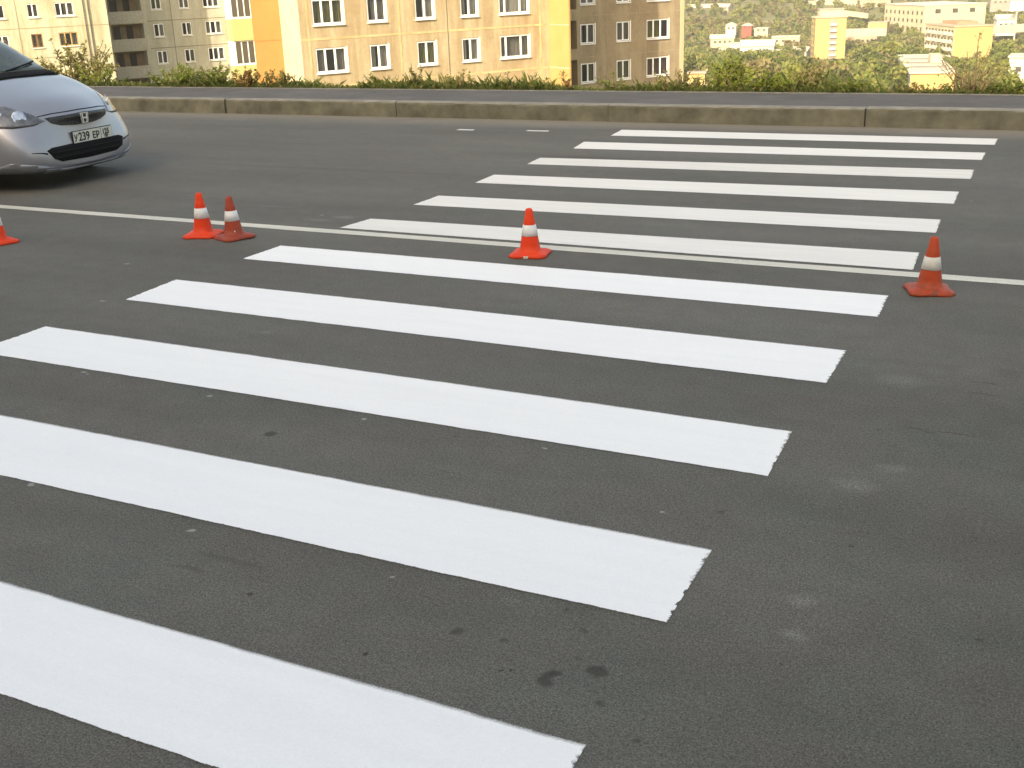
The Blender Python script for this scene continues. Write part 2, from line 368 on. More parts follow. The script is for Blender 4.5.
# ------------------------------------------------------------------ road markings
def marking(name, quad, z, m, step=.04, jit=.004, ends=True):
    """quad = near-left, near-right, far-right, far-left (x,y) ; frayed border handled by the material through the UVs"""
    NL, NR, FR, FL = [Vector(p) for p in quad]
    L = (NR - NL).length; Wd = (FL - NL).length
    us = [0, .01, .03, .07]; us = [u / L for u in us] + [k / 24 for k in range(1, 24)] + [1 - u / L for u in reversed(us)]
    us = sorted(u for u in us if 0 <= u <= 1)
    if L / 24 > .3: us = sorted(set(us + [k * .3 / L for k in range(1, int(L / .3))]))
    vsr = [0, .01 / Wd, .03 / Wd, .5, 1 - .03 / Wd, 1 - .01 / Wd, 1]
    me = bpy.data.meshes.new(name); V = []; UVv = []
    rnd = random.Random(hash(round(NL.x * 100)) & 255)
    ph = [rnd.uniform(0, 6) for _ in range(4)]
    for u in us:
        for v in vsr:
            a = NL.lerp(NR, u); b = FL.lerp(FR, u); p = a.lerp(b, v)
            wv = jit * (math.sin(u * L * 3.1 + ph[0] + 2 * (v > .5)) + .6 * math.sin(u * L * 9.7 + ph[1] + 4 * (v > .5)))
            if v in (0,) or v == 1: p = p + Vector((0, wv))
            V.append((p.x, p.y, z)); UVv.append((v * Wd, (1 - v) * Wd, min(u, 1 - u) * L if ends else 1))
    n = len(vsr); Fc = [(i * n + j, (i + 1) * n + j, (i + 1) * n + j + 1, i * n + j + 1) for i in range(len(us) - 1) for j in range(n - 1)]
    me.from_pydata(V, [], Fc); uvl = me.uv_layers.new(name='UVMap')
    for pf in me.polygons:
        up_ = sum(UVv[vi][0] for vi in pf.vertices) / 4 > Wd / 2
        for li in pf.loop_indices:
            a = UVv[me.loops[li].vertex_index]; uvl.data[li].uv = ((-a[1] - 1e-5) if up_ else a[0], a[2])
    me.materials.append(m); o = bpy.data.objects.new(name, me); COL.objects.link(o); return o

XL = [(-4.72, -4.72), (-4.75, -4.75), (-4.765, -4.77), (-4.755, -4.807), (-4.764, -4.768), (-4.713, -4.682), (-4.659, -4.663), (-4.663, -4.704), (-4.673, -4.729), (-4.659, -4.750), (-4.648, -4.714)]
XR = [(-.846, -.872), (-.879, -.892), (-.879, -.900), (-.899, -.909), (-.874, -.895), (-.861, -.891), (-.874, -.898), (-.886, -.909), (-.889, -.909), (-.907, -.915), (-.887, -.897)]
YN = [(1.56, 1.56), (2.52, 2.516), (3.54, 3.528), (4.537, 4.523), (5.562, 5.556), (6.559, 6.55), (7.459, 7.559), (8.468, 8.56), (9.49, 9.62), (10.50, 10.61), (11.46, 11.54)]
YF = [(1.960, 1.950), (2.953, 2.942), (3.978, 3.945), (4.989, 4.974), (5.947, 5.957), (6.896, 6.975), (7.848, 7.975), (8.875, 9.04), (9.865, 10.073), (10.964, 11.029), (11.929, 11.951)]
pn = [(None, 698), (None, 472)]
SL = ["nearest wide white crosswalk stripe, cut off by the bottom edge of the photo",
      "second white crosswalk stripe from the viewer, just beyond the dark stains",
      "third white crosswalk stripe from the viewer, left end touching the photo edge",
      "fourth white crosswalk stripe from the viewer, third one below the centre line",
      "white crosswalk stripe just on the viewer's side of the thin centre line",
      "white crosswalk stripe directly beyond the thin centre line, behind the middle cone",
      "white crosswalk stripe second beyond the centre line, level with the tip of the middle cone",
      "white crosswalk stripe third beyond the centre line",
      "fourth stripe beyond the centre line, the one with two dark tyre smudges",
      "second stripe from the kerb, thin from distance",
      "farthest and shortest looking white stripe, right in front of the kerb"]
SL[3] = "fourth white crosswalk stripe from the viewer, two stripes below the thin centre line"
NEAR0 = backproj(0, 698); 
for k in range(11):
    g = .007; q4 = [(XL[k][0] - g, YN[k][0] - g), (XR[k][0] + g, YN[k][1] - g), (XR[k][1] + g, YF[k][1] + g), (XL[k][1] - g, YF[k][0] + g)]
    o = marking('crosswalk_stripe', q4, .003, M['paint'] if k < 5 else M['paint_far'] if k in (8,) else M['paint_mid'], jit=.0018)
    tag(o, SL[k], 'road marking', 'white stripes of the pedestrian crossing')
o = marking('centre_line', [(-120, 6.385), (60, 6.385), (60, 6.50), (-120, 6.50)], .002, M['line'], ends=False, jit=.003)
tag(o, "long thin greyish white centre line crossing the road behind the row of cones", 'road marking')
def blob_mark(x, y, rx, ry, label):
    o = marking('paint_spot', [(x - rx, y - ry), (x + rx, y - ry), (x + rx * .9, y + ry), (x - rx * 1.0, y + ry)], .003, M['paint_far'], jit=.012)
    tag(o, label, 'paint spot')
blob_mark(-6.49, 11.61, .11, .05, "small white paint patch on the far lane, left one of the pair near the kerb")
blob_mark(-5.61, 11.68, .14, .045, "faint white paint patch on the far lane, right one of the pair near the kerb")

# ------------------------------------------------------------------ traffic cones
def rubber(name, c1, c2, dirt, dscale=9, rough=.55):
    m = bpy.data.materials.new(name); m.use_nodes = True; q = NB(m); b = q.n['Principled BSDF']
    tc = q.node('ShaderNodeTexCoord'); P = tc.outputs['Object']
    c = q.ramp(q.noise(P, 7, 4, .6), .3, .7, c1 + (1,), c2 + (1,))
    sep = q.node('ShaderNodeSeparateXYZ'); q.link(P, sep.inputs[0])
    low = q.math('SUBTRACT', 1.0, q.math('MULTIPLY', sep.outputs[2], 9.0), clamp=True)
    f = q.math('MULTIPLY', q.ramp(q.noise(P, 28, 6, .75), .42, .70), q.math('ADD', .35, low))
    c = q.mix(q.math('MULTIPLY', f, dirt, clamp=True), c, (.11, .055, .035, 1))
    q.link(c, b.inputs['Base Color']); b.inputs['Roughness'].default_value = rough; b.inputs['Specular IOR Level'].default_value = .28
    bp = q.node('ShaderNodeBump'); bp.inputs['Strength'].default_value = .3; bp.inputs['Distance'].default_value = .004
    q.link(q.noise(P, 60, 4, .7), bp.inputs['Height']); q.link(bp.outputs[0], b.inputs['Normal'])
    return m
M['cone_bright'] = rubber('bright_orange_rubber', (.66, .040, .006), (.76, .060, .010), .25)
M['cone_faded'] = rubber('faded_red_rubber', (.30, .042, .020), (.38, .062, .030), .8)
M['cone_dirty'] = rubber('dusty_orange_rubber', (.38, .050, .014), (.48, .074, .024), .9)
M['band'] = mat('reflective_band', (.66, .68, .68), .4, col2=(.74, .75, .76), scale=30)
M['band_dirty'] = mat('soiled_reflective_band', (.50, .52, .49), .5, col2=(.64, .65, .62), scale=22)
M['sticker'] = mat('sticker_white', (.62, .60, .56), .6)
def cone(x, y, rz, m, mband, label, H=.32, tilt=(0, 0), sticker=None, w_=.128, scl=.90):
    e = empty('traffic_cone', (x, y, 0.001), rz, label=label, cat='traffic cone', group='orange traffic cones along the centre line')
    e.rotation_euler = (tilt[0], tilt[1], rz); e.scale = (scl, scl, scl)
    # base: chamfered square plinth with slightly scalloped sides
    bm = bmesh.new(); rings = []
    def ring(hw, ch, z):
        pts = []
        cs = [(hw, -hw + ch), (hw, hw - ch), (hw - ch, hw), (-hw + ch, hw), (-hw, hw - ch), (-hw, -hw + ch), (-hw + ch, -hw), (hw - ch, -hw)]
        for i in range(8):
            a = Vector(cs[i]); b = Vector(cs[(i + 1) % 8]); nn = 4 if i % 2 == 0 else 2
            for k in range(nn):
                p = a.lerp(b, k / nn)
                if i % 2 == 0 and k in (1, 2, 3): p *= (.975 if k != 2 else .965)
                pts.append(bm.verts.new((p.x, p.y, z)))
        return pts
    for hw, ch, z in ((w_, .035, 0), (w_ + .002, .036, .006), (w_, .035, .016), (w_ - .008, .034, .023), (w_ - .03, .03, .028), (.082, .028, .033)): rings.append(ring(hw, ch, z))
    for a, b in zip(rings, rings[1:]):
        for i in range(len(a)): bm.faces.new((a[i], a[(i + 1) % len(a)], b[(i + 1) % len(a)], b[i]))
    bm.faces.new(list(reversed(rings[0]))); bm.faces.new(rings[-1])
    for f in bm.faces: f.smooth = True
    me = bpy.data.meshes.new('base'); bm.to_mesh(me); bm.free(); me.materials.append(m); o = bpy.data.objects.new('base', me); COL.objects.link(o); o.parent = e
    # body of revolution
    zt = H; z0 = .030
    def rad(z):
        t = (z - z0) / (zt - z0); return .074 + (.0225 - .074) * t
    def revol(prof, name, mm, par):
        mb = MB(); n = 40
        for r_, z in prof:
            for j in range(n):
                a = 2 * math.pi * j / n; mb.v.append((r_ * math.cos(a), r_ * math.sin(a), z))
        for k in range(len(prof) - 1):
            for j in range(n): mb.f.append((k * n + j, k * n + (j + 1) % n, (k + 1) * n + (j + 1) % n, (k + 1) * n + j)); mb.mi.append(0)
        return mb.build(name, mm, par, smooth=True)
    pr = [(.084, z0), (.080, z0 + .006), (rad(z0 + .012), z0 + .012)] + [(rad(z), z) for z in (.08, .12, .16, .20, .235)] 
    pr += [(rad(.252) , .252), (rad(.253) - .0015, .255), (rad(.27) - .0015, .27), (rad(zt - .008), zt - .008), (.020, zt - .002), (.016, zt), (.013, zt - .001), (.011, zt - .03), (.012, zt - .07)]
    body = revol(pr, 'cone_body', m, e)
    zb0, zb1 = .137, .212
    revol([(rad(zb0) + .0002, zb0), (rad(zb0) + .0022, zb0 + .001), (rad(zb1) + .0022, zb1 - .001), (rad(zb1) + .0002, zb1)], 'reflective_band', mband, e)
    if sticker:
        sx, sz, ang, size = sticker
        mb = MB(); r0 = rad(sz) + .0012
        if sz > .04:
            pts = []
            for k in range(8):
                a = 2 * math.pi * k / 8; aa = ang + size * math.cos(a) / r0; zz = sz + size * math.sin(a); rr = rad(zz) + .0016
                pts.append((rr * math.cos(aa), rr * math.sin(aa), zz))
            mb.poly(pts)
        else:
            c_, s_ = math.cos(ang), math.sin(ang); hw = w_ + .0035
            T = lambda p: Vector((p.x * c_ - p.y * s_, p.x * s_ + p.y * c_, p.z))
            mb.box(hw - .004, hw, -size, size, .004, .019, T=T)
        mb.build('sticker', M['sticker'], e)
    return e
# rz chosen from the visible corner layout
cone(-3.069, 6.225, R(12), M['cone_bright'], M['band'], "clean bright orange cone standing alone in the middle of the crossing", sticker=(0, .01, R(-90) , .016))
cone(-5.515, 6.05, R(22), M['cone_bright'], M['band'], "bright orange cone, left one of the touching pair beside the centre line", H=.322, scl=.925)
cone(-5.245, 6.053, R(-22), M['cone_faded'], M['band'], "faded brownish red cone, right one of the touching pair, with a small white dot", H=.318, tilt=(R(1), R(-1.5)), sticker=(0, .062, R(-20), .0065))
cone(-.712, 6.115, R(20), M['cone_dirty'], M['band_dirty'], "dusty dark orange cone at the right end of the crossing", H=.325, scl=.885, tilt=(0, R(1.2)))
cone(-6.80, 5.40, R(-18), M['cone_bright'], M['band'], "orange cone cut off by the left edge of the photo, in front of the car", H=.32)
# ------------------------------------------------------------------ car
def car_paint():
    m = bpy.data.materials.new('silver_paint'); m.use_nodes = True; q = NB(m); b = q.n['Principled BSDF']
    tc = q.node('ShaderNodeTexCoord'); P = tc.outputs['Object']
    c = q.ramp(q.noise(P, 900, 1, .5), .3, .7, (.28, .295, .33, 1), (.33, .345, .38, 1))
    sep = q.node('ShaderNodeSeparateXYZ'); q.link(P, sep.inputs[0])
    low = q.math('SUBTRACT', 1.0, q.math('MULTIPLY', sep.outputs[2], 3.2), clamp=True)
    dirt = q.math('MULTIPLY', low, q.ramp(q.noise(P, 6, 5, .7), .3, .7), clamp=True)
    c = q.mix(q.math('MULTIPLY', dirt, .5), c, (.14, .13, .11, 1))
    q.link(c, b.inputs['Base Color']); b.inputs['Metallic'].default_value = .55; b.inputs['Roughness'].default_value = .38
    b.inputs['Coat Weight'].default_value = .7; b.inputs['Coat Roughness'].default_value = .08
    return m
def build_car(loc, rz):
    root = empty('parked_car', loc, rz, label='silver hatchback with number plate У239ЕР 125 driving in on the far lane', cat='car')
    root.name = 'car'
    paint = car_paint()
    dark = mat('black_plastic', (.010, .010, .011), .75, spec=.15)
    arch = mat('wheel_arch_dark', (.01, .01, .01), .9)
    glass = mat('reflection_toned_glass', (.025, .032, .027), .05, col2=(.075, .09, .065), scale=3.2, spec=.5)  # grey-green reflections put into the opaque glass colour as mottling
    S = [  # x, 9 points (y,z) bottom centre -> top centre
     (.000, [(0, .19), (.30, .19), (.46, .23), (.52, .36), (.50, .50), (.42, .575), (.30, .60), (.16, .612), (0, .616)]),
     (-.035, [(0, .16), (.44, .16), (.58, .21), (.635, .36), (.60, .52), (.50, .615), (.37, .640), (.20, .652), (0, .657)]),
     (-.10, [(0, .145), (.56, .145), (.69, .20), (.735, .37), (.70, .55), (.585, .668), (.43, .695), (.23, .706), (0, .71)]),
     (-.22, [(0, .14), (.66, .14), (.775, .20), (.800, .38), (.770, .60), (.655, .735), (.48, .762), (.26, .774), (0, .778)]),
     (-.42, [(0, .14), (.72, .14), (.820, .21), (.832, .42), (.808, .67), (.705, .805), (.52, .825), (.28, .835), (0, .839)]),
     (-.68, [(0, .15), (.74, .15), (.833, .21), (.838, .45), (.822, .73), (.740, .885), (.56, .907), (.30, .918), (0, .922)]),
     (-.86, [(0, .15), (.74, .15), (.835, .21), (.838, .46), (.826, .76), (.745, .910), (.63, .935), (.36, .960), (0, .970)]),
     (-1.05, [(0, .15), (.74, .15), (.835, .21), (.838, .47), (.828, .79), (.760, .935), (.67, 1.015), (.45, 1.085), (0, 1.105)]),
     (-1.40, [(0, .15), (.74, .15), (.835, .21), (.838, .48), (.830, .82), (.785, .955), (.69, 1.17), (.53, 1.315), (0, 1.345)]),
     (-1.80, [(0, .15), (.74, .15), (.835, .21), (.838, .48), (.832, .85), (.79, .965), (.70, 1.24), (.555, 1.445), (0, 1.485)]),
     (-2.40, [(0, .15), (.74, .15), (.835, .21), (.838, .48), (.832, .87), (.79, .975), (.70, 1.26), (.56, 1.48), (0, 1.525)]),
     (-3.05, [(0, .16), (.74, .16), (.833, .22), (.838, .48), (.830, .88), (.78, .99), (.68, 1.25), (.54, 1.455), (0, 1.50)]),
     (-3.55, [(0, .20), (.70, .20), (.800, .25), (.815, .50), (.800, .88), (.75, 1.0), (.65, 1.22), (.51, 1.39), (0, 1.43)]),
     (-3.76, [(0, .25), (.62, .25), (.72, .30), (.75, .52), (.73, .88), (.69, 1.0), (.60, 1.17), (.46, 1.27), (0, 1.30)]),
     (-3.83, [(0, .30), (.50, .30), (.58, .36), (.62, .55), (.62, .85), (.60, .95), (.53, 1.06), (.40, 1.13), (0, 1.15)])]
    bm = bmesh.new(); rows = []
    def sweep(x, y, z):
        f = max(0, min(1, (x + .75) / .45)); g_ = max(0, min(1, (z - .33) / .22)); return x - f * g_ * (.5 * min(abs(y), .44) ** 2 + .02 * max(0, abs(y) - .44))
    for x, pts in S:
        full = [(-y, z) for y, z in reversed(pts[1:])] if False else None
        ring = [bm.verts.new((sweep(x, y, z), y, z)) for y, z in pts] + [bm.verts.new((sweep(x, y, z), -y, z)) for y, z in reversed(pts[1:-1])]
        rows.append(ring)
    n = len(rows[0])
    for a, b in zip(rows, rows[1:]):
        for i in range(n): bm.faces.new((a[i], a[(i + 1) % n], b[(i + 1) % n], b[i]))
    def cap(ring, flip):
        # strips between left and right halves
        L = ring[1:8]; Rr = [ring[n - k] for k in range(1, 8)]
        cen = [bm.verts.new((ring[0].co.x, 0, L[k].co.z)) for k in range(7)]
        fs = [(ring[0], L[0], cen[0]), (ring[0], cen[0], Rr[0])]
        for k in range(6): fs += [(cen[k], L[k], L[k + 1], cen[k + 1]), (Rr[k], cen[k], cen[k + 1], Rr[k + 1])]
        fs += [(cen[6], L[6], ring[8]), (Rr[6], cen[6], ring[8])]
        for f in fs: bm.faces.new(f)
    cap(rows[0], False); cap(rows[-1], True)
    bmesh.ops.recalc_face_normals(bm, faces=bm.faces)
    me = bpy.data.meshes.new('body'); bm.to_mesh(me); bm.free()
    me.materials.append(paint); me.materials.append(arch)
    body = bpy.data.objects.new('body', me); COL.objects.link(body)
    ss = body.modifiers.new('s', 'SUBSURF'); ss.levels = 3; ss.render_levels = 3
    AX = (-.78, -3.23); cutters = []
    for ax in AX:
        for s in (-1, 1):
            c = MB(); nn = 40; r = .335
            for yy in (.60 * s, 1.2 * s):
                for j in range(nn): a = 2 * math.pi * j / nn; c.v.append((ax + r * math.cos(a), yy, .285 + r * math.sin(a)))
            for j in range(nn): c.f.append((j, (j + 1) % nn, nn + (j + 1) % nn, nn + j)); c.mi.append(0)
            c.f.append(tuple(range(nn))); c.mi.append(0); c.f.append(tuple(range(nn, 2 * nn))); c.mi.append(0)
            co = c.build('cutter', arch); b2 = bmesh.new(); b2.from_mesh(co.data); bmesh.ops.recalc_face_normals(b2, faces=b2.faces); b2.to_mesh(co.data); b2.free()
            cutters.append(co); md = body.modifiers.new('b', 'BOOLEAN'); md.operation = 'DIFFERENCE'; md.object = co; md.solver = 'EXACT'
    dg = bpy.context.evaluated_depsgraph_get(); dg.update()
    ev = body.evaluated_get(dg); nm = bpy.data.meshes.new_from_object(ev, depsgraph=dg)
    body.modifiers.clear(); body.data = nm
    for c in cutters: bpy.data.objects.remove(c)
    for p in nm.polygons:
        c = p.center; p.use_smooth = True
        for ax in AX:
            rr = math.hypot(c.x - ax, c.z - .285)
            if rr < .337 and abs(c.y) < .84 and (abs(p.normal.y) > .95 and abs(abs(c.y) - .60) < .01 or (abs(rr - .334) < .004 and abs(p.normal.y) < .2)):
                p.material_index = 1; p.use_smooth = False
    nm.materials.clear(); nm.materials.append(paint); nm.materials.append(arch)
    body.parent = root
    bm = bmesh.new(); bm.from_mesh(nm); bvh = BVHTree.FromBMesh(bm)
    # ---- patches laid on the body
    def patch(name, pts, d, m, off=.004, step=.03, parent=None, thick=.006, smooth=True, push=None):
        """pts: 3-D outline; projected along d on to the body"""
        d = Vector(d).normalized(); up = Vector((0, 0, 1)); u = d.cross(up).normalized(); v = u.cross(d).normalized()
        P = [(Vector(p).dot(u), Vector(p).dot(v)) for p in pts]
        b = bmesh.new(); vs = [b.verts.new((a, c, 0)) for a, c in P]; b.faces.new(vs)
        for ax_, lo, hi in ((0, min(a for a, c in P), max(a for a, c in P)), (1, min(c for a, c in P), max(c for a, c in P))):
            k = lo + step
            while k < hi:
                co = [0, 0, 0]; no = [0, 0, 0]; co[ax_] = k; no[ax_] = 1
                bmesh.ops.bisect_plane(b, geom=b.verts[:] + b.edges[:] + b.faces[:], plane_co=co, plane_no=no, dist=1e-6); k += step
        bmesh.ops.remove_doubles(b, verts=b.verts, dist=1e-5)
        inner = {}
        for w_ in b.verts:
            o3 = u * w_.co.x + v * w_.co.y - d * 6
            h = bvh.ray_cast(o3, d)
            if h[0] is None:
                h = bvh.find_nearest(o3 + d * 6)
            hn = h[1] if h[1].dot(d) < 0 else -h[1]
            w_.co = h[0] + hn * off; inner[w_.index] = None
            w_.normal = hn
        bmesh.ops.recalc_face_normals(b, faces=b.faces)
        f0 = max(b.faces, key=lambda f: f.calc_area())
        if f0.normal.dot(d) > 0: bmesh.ops.reverse_faces(b, faces=b.faces)
        top = b.faces[:]
        be = [e for e in b.edges if len(e.link_faces) == 1]
        r = bmesh.ops.extrude_edge_only(b, edges=be)
        for g in r['geom']:
            if isinstance(g, bmesh.types.BMVert): g.co += d * thick
        for f in b.faces: f.smooth = False
        for f in top: f.smooth = smooth
        mm = bpy.data.meshes.new(name); b.to_mesh(mm); b.free(); mm.materials.append(m)
        o = bpy.data.objects.new(name, mm); COL.objects.link(o); o.parent = parent or root; return o
    FR = (-1, 0, 0)
    mir = lambda L: [(x, -y, z) for x, y, z in L]
    # windscreen
    ws_ = [(0, -.625, .960), (0, -.40, .975), (0, 0, .983), (0, .40, .975), (0, .625, .960), (0, .60, 1.08), (0, .555, 1.22), (0, .50, 1.36), (0, .43, 1.425), (0, 0, 1.45), (0, -.43, 1.425), (0, -.50, 1.36), (0, -.555, 1.22), (0, -.60, 1.08)]
    patch('windscreen', ws_, FR, glass, off=.004, step=.05)
    cowl = [(0, -.64, .920), (0, -.40, .933), (0, 0, .941), (0, .40, .933), (0, .64, .920), (0, .63, .962), (0, .42, .978), (0, 0, .987), (0, -.42, .978), (0, -.63, .962)]
    patch('cowl', cowl, FR, dark, off=.006, step=.04)
    # hood shut line and grille
    seam = [(0, -.50, .640), (0, -.30, .659), (0, 0, .666), (0, .30, .659), (0, .50, .640), (0, .50, .634), (0, .30, .652), (0, 0, .659), (0, -.30, .652), (0, -.50, .634)]
    patch('hood_seam', seam, FR, dark, off=.0015, step=.03, thick=.003)
    gm = bpy.data.materials.new('grille_mesh'); gm.use_nodes = True; q = NB(gm); b = q.n['Principled BSDF']
    tc = q.node('ShaderNodeTexCoord'); wv = q.node('ShaderNodeTexVoronoi'); wv.inputs['Scale'].default_value = 70; q.link(tc.outputs['Object'], wv.inputs['Vector'])
    q.link(q.ramp(wv.outputs['Distance'], .2, .5, (.008, .008, .009, 1), (.06, .06, .063, 1)), b.inputs['Base Color']); b.inputs['Metallic'].default_value = .6; b.inputs['Roughness'].default_value = .45
    chrome = mat('chrome', (.85, .86, .87), .28, metal=.7)
    gr = [(0, -.39, .622), (0, 0, .634), (0, .39, .622), (0, .35, .578), (0, .25, .548), (0, .12, .536), (0, -.12, .536), (0, -.25, .548), (0, -.35, .578)]
    g = patch('grille', gr, FR, gm, off=.010, step=.012)
    # emblem: rounded frame with a flared H inside
    def frontx(y, z): h = bvh.ray_cast(Vector((3, y, z)), Vector((-1, 0, 0))); return h[0].x if h[0] else 0
    ex = frontx(0, .59) + .016; em = MB()
    def slab(poly, x0, x1):
        n_ = len(poly); i = len(em.v); em.v += [(x0, a, c) for a, c in poly] + [(x1, a, c) for a, c in poly]
        em.f.append(tuple(i + n_ + k for k in range(n_))); em.mi.append(0)
        for k in range(n_): em.f.append((i + k, i + (k + 1) % n_, i + n_ + (k + 1) % n_, i + n_ + k)); em.mi.append(0)
    ez = .588
    out = [(-.052, .040), (-.046, .046), (.046, .046), (.052, .040), (.041, -.038), (.034, -.045), (-.034, -.045), (-.041, -.038)]
    inn = [(a * .84, c * .84) for a, c in out]
    for k in range(8): slab([(out[k][0], ez + out[k][1]), (out[(k + 1) % 8][0], ez + out[(k + 1) % 8][1]), (inn[(k + 1) % 8][0], ez + inn[(k + 1) % 8][1]), (inn[k][0], ez + inn[k][1])], ex - .006, ex + .004)
    for s in (-1, 1): slab([(s * .036, ez + .036), (s * .021, ez + .036), (s * .016, ez - .036), (s * .028, ez - .036)], ex - .006, ex + .006)
    slab([(-.02, ez + .006), (.02, ez + .006), (.019, ez - .008), (-.019, ez - .008)], ex - .006, ex + .005)
    eo = em.build('emblem', chrome, g)
    # lower intake
    it = [(0, -.44, .275), (0, -.50, .352), (0, -.44, .372), (0, 0, .385), (0, .44, .372), (0, .50, .352), (0, .46, .275), (0, .36, .240), (0, 0, .230), (0, -.36, .240)]
    ai = patch('air_intake', it, FR, dark, off=.004, step=.04)
    for zz in (.27, .315):
        patch('intake_bar', [(0, -.44, zz), (0, 0, zz + .004), (0, .44, zz), (0, .44, zz + .012), (0, 0, zz + .016), (0, -.44, zz + .012)], FR, mat('intake_bar', (.018, .018, .018), .8, spec=.1), off=.012, step=.05, parent=ai)
    for s in (1, -1):
        cr = [(0, s * .50, .335), (0, s * .56, .345), (0, s * .64, .352), (0, s * .64, .346), (0, s * .56, .336), (0, s * .50, .318)]
        patch('bumper_crease', cr, FR, dark, off=.002, step=.03, thick=.003)
        # flared lip below, catching light
        lip = [(0, s * .46, .205), (0, s * .60, .240), (0, s * .76, .275), (0, s * .79, .235), (0, s * .66, .19), (0, s * .50, .178)]
        patch('bumper_corner', lip, FR, paint, off=.007, step=.03, thick=.008)
    lp = [(0, -.53, .20), (0, -.3, .185), (0, 0, .18), (0, .3, .185), (0, .53, .20), (0, .52, .165), (0, 0, .15), (0, -.52, .165)]
    patch('bumper_lip', lp, FR, paint, off=.016, step=.04, thick=.025)
    # headlights: dark housing, clear cover, bright reflector bowls
    hm = mat('headlight_housing', (.045, .048, .052), .25, col2=(.17, .175, .185), scale=9, spec=.8, coat=1)
    refl = mat('headlight_reflector', (.80, .82, .85), .22, metal=1, col2=(.25, .26, .28), scale=16)
    amber = mat('indicator_lens', (.55, .35, .18), .2, coat=.6)
    for s in (-1, 1):
        o_ = [(-.10, s * .40, .60), (-.10, s * .52, .572), (-.20, s * .68, .565), (-.36, s * .80, .585), (-.52, s * .83, .64), (-.60, s * .84, .73), (-.50, s * .80, .765), (-.34, s * .74, .775), (-.22, s * .64, .742), (-.12, s * .50, .668)]
        h = patch('headlight', o_, (-1, -s * .55, 0), hm, off=.004, step=.03)
        for (yy, zz, r_, mm, nn) in ((.610, .648, .062, refl, 'reflector'), (.735, .680, .045, refl, 'reflector')):
            d = Vector((-1, -s * .55, 0)).normalized(); u = d.cross(Vector((0, 0, 1))).normalized()
            h0 = bvh.ray_cast(Vector((0, s * yy, zz)) - d * 3 , d)
            c0 = Vector((-.16 if yy < .65 else -.28, s * yy, zz))
            hh = bvh.ray_cast(c0 - d * 3, d)
            if hh[0]:
                c0 = hh[0] + hh[1] * .0075; nrm = (hh[1] - d).normalized(); uu = nrm.cross(Vector((0, 0, 1))).normalized(); vv = uu.cross(nrm)
                mb = MB(); K = 20; rings = [(r_, 0), (r_ * .86, .004), (r_ * .55, .0), (r_ * .2, .002)]
                for rr, dd in rings:
                    for j in range(K): a = 2 * math.pi * j / K; mb.v.append(tuple(c0 + (uu * math.cos(a) + vv * math.sin(a)) * rr + nrm * dd))
                for k in range(3):
                    for j in range(K): mb.f.append((k * K + j, k * K + (j + 1) % K, (k + 1) * K + (j + 1) % K, (k + 1) * K + j)); mb.mi.append(0)
                mb.f.append(tuple(3 * K + j for j in range(K))); mb.mi.append(0)
                mb.build(nn, mm, h, smooth=True)
        al = [(-.50, s * .80, .66), (-.56, s * .83, .665), (-.59, s * .835, .725), (-.50, s * .80, .745), (-.45, s * .79, .70)]
        patch('indicator', al, (-1, -s * .55, 0), amber, off=.008, step=.04, parent=h)
        sd = (0, -s, 0)
        fw = [(-1.25, s * .8, .985), (-1.62, s * .7, 1.27), (-1.95, s * .7, 1.36), (-2.15, s * .7, 1.37), (-2.15, s * .8, .985)]
        rw = [(-2.21, s * .7, 1.37), (-2.8, s * .7, 1.36), (-3.05, s * .7, 1.30), (-3.02, s * .8, 1.0), (-2.21, s * .8, .985)]
        patch('side_window', fw, sd, glass, off=.003, step=.08); patch('side_window', rw, sd, glass, off=.003, step=.08)
        for x_ in (-1.12, -2.18, -3.0):
            patch('door_gap', [(x_, s * .8, .24), (x_ - .007, s * .8, .24), (x_ - .007, s * .8, .93), (x_, s * .8, .93)], sd, dark, off=.0012, step=.1, thick=.002)
        for x_ in (-1.95, -2.85):
            mb = MB(); mb.box(x_ - .08, x_ + .08, s * .838 if s > 0 else -.862, s * .862 if s > 0 else -.838, .80, .825); mb.build('door_handle', paint, root, bevel=.006)
        mb = MB(); mb.box(-1.50, -1.38, *sorted((s * .80, s * .93)), .93, 1.04); mo = mb.build('wing_mirror', paint, root, bevel=.03)
    # wipers
    for y0, y1 in ((-.50, .03), (.02, .52)):
        pts = []
        for k in range(7):
            y = y0 + (y1 - y0) * k / 6; z = .975 + .012 + .055 * (k / 6) ** 1.0
            h = bvh.ray_cast(Vector((3, y, z)), Vector((-1, 0, 0)))
            pts.append(h[0] + h[1] * .02)
        mb = MB(); mb.tube(pts, .0085, 6); wo = mb.build('wiper', dark, root, smooth=True)
    # number plate
    PO = .07
    px0 = max(frontx(-.2, .42), frontx(.2, .42), frontx(0, .42)) + .012
    pl = MB(); pl.box(px0 - .012, px0, -.26 + PO, .26 + PO, .371, .483); fr = pl.build('number_plate', mat('plate_holder', (.02, .02, .02), .5), root, bevel=.002)
    pw = MB(); pw.box(px0 + .0005, px0 + .003, -.253 + PO, .253 + PO, .3775, .4765); pw.build('plate_face', mat('plate_white', (.56, .57, .50), .45, col2=(.64, .65, .58), scale=9), fr)
    ink = mat('plate_ink', (.02, .02, .022), .6)
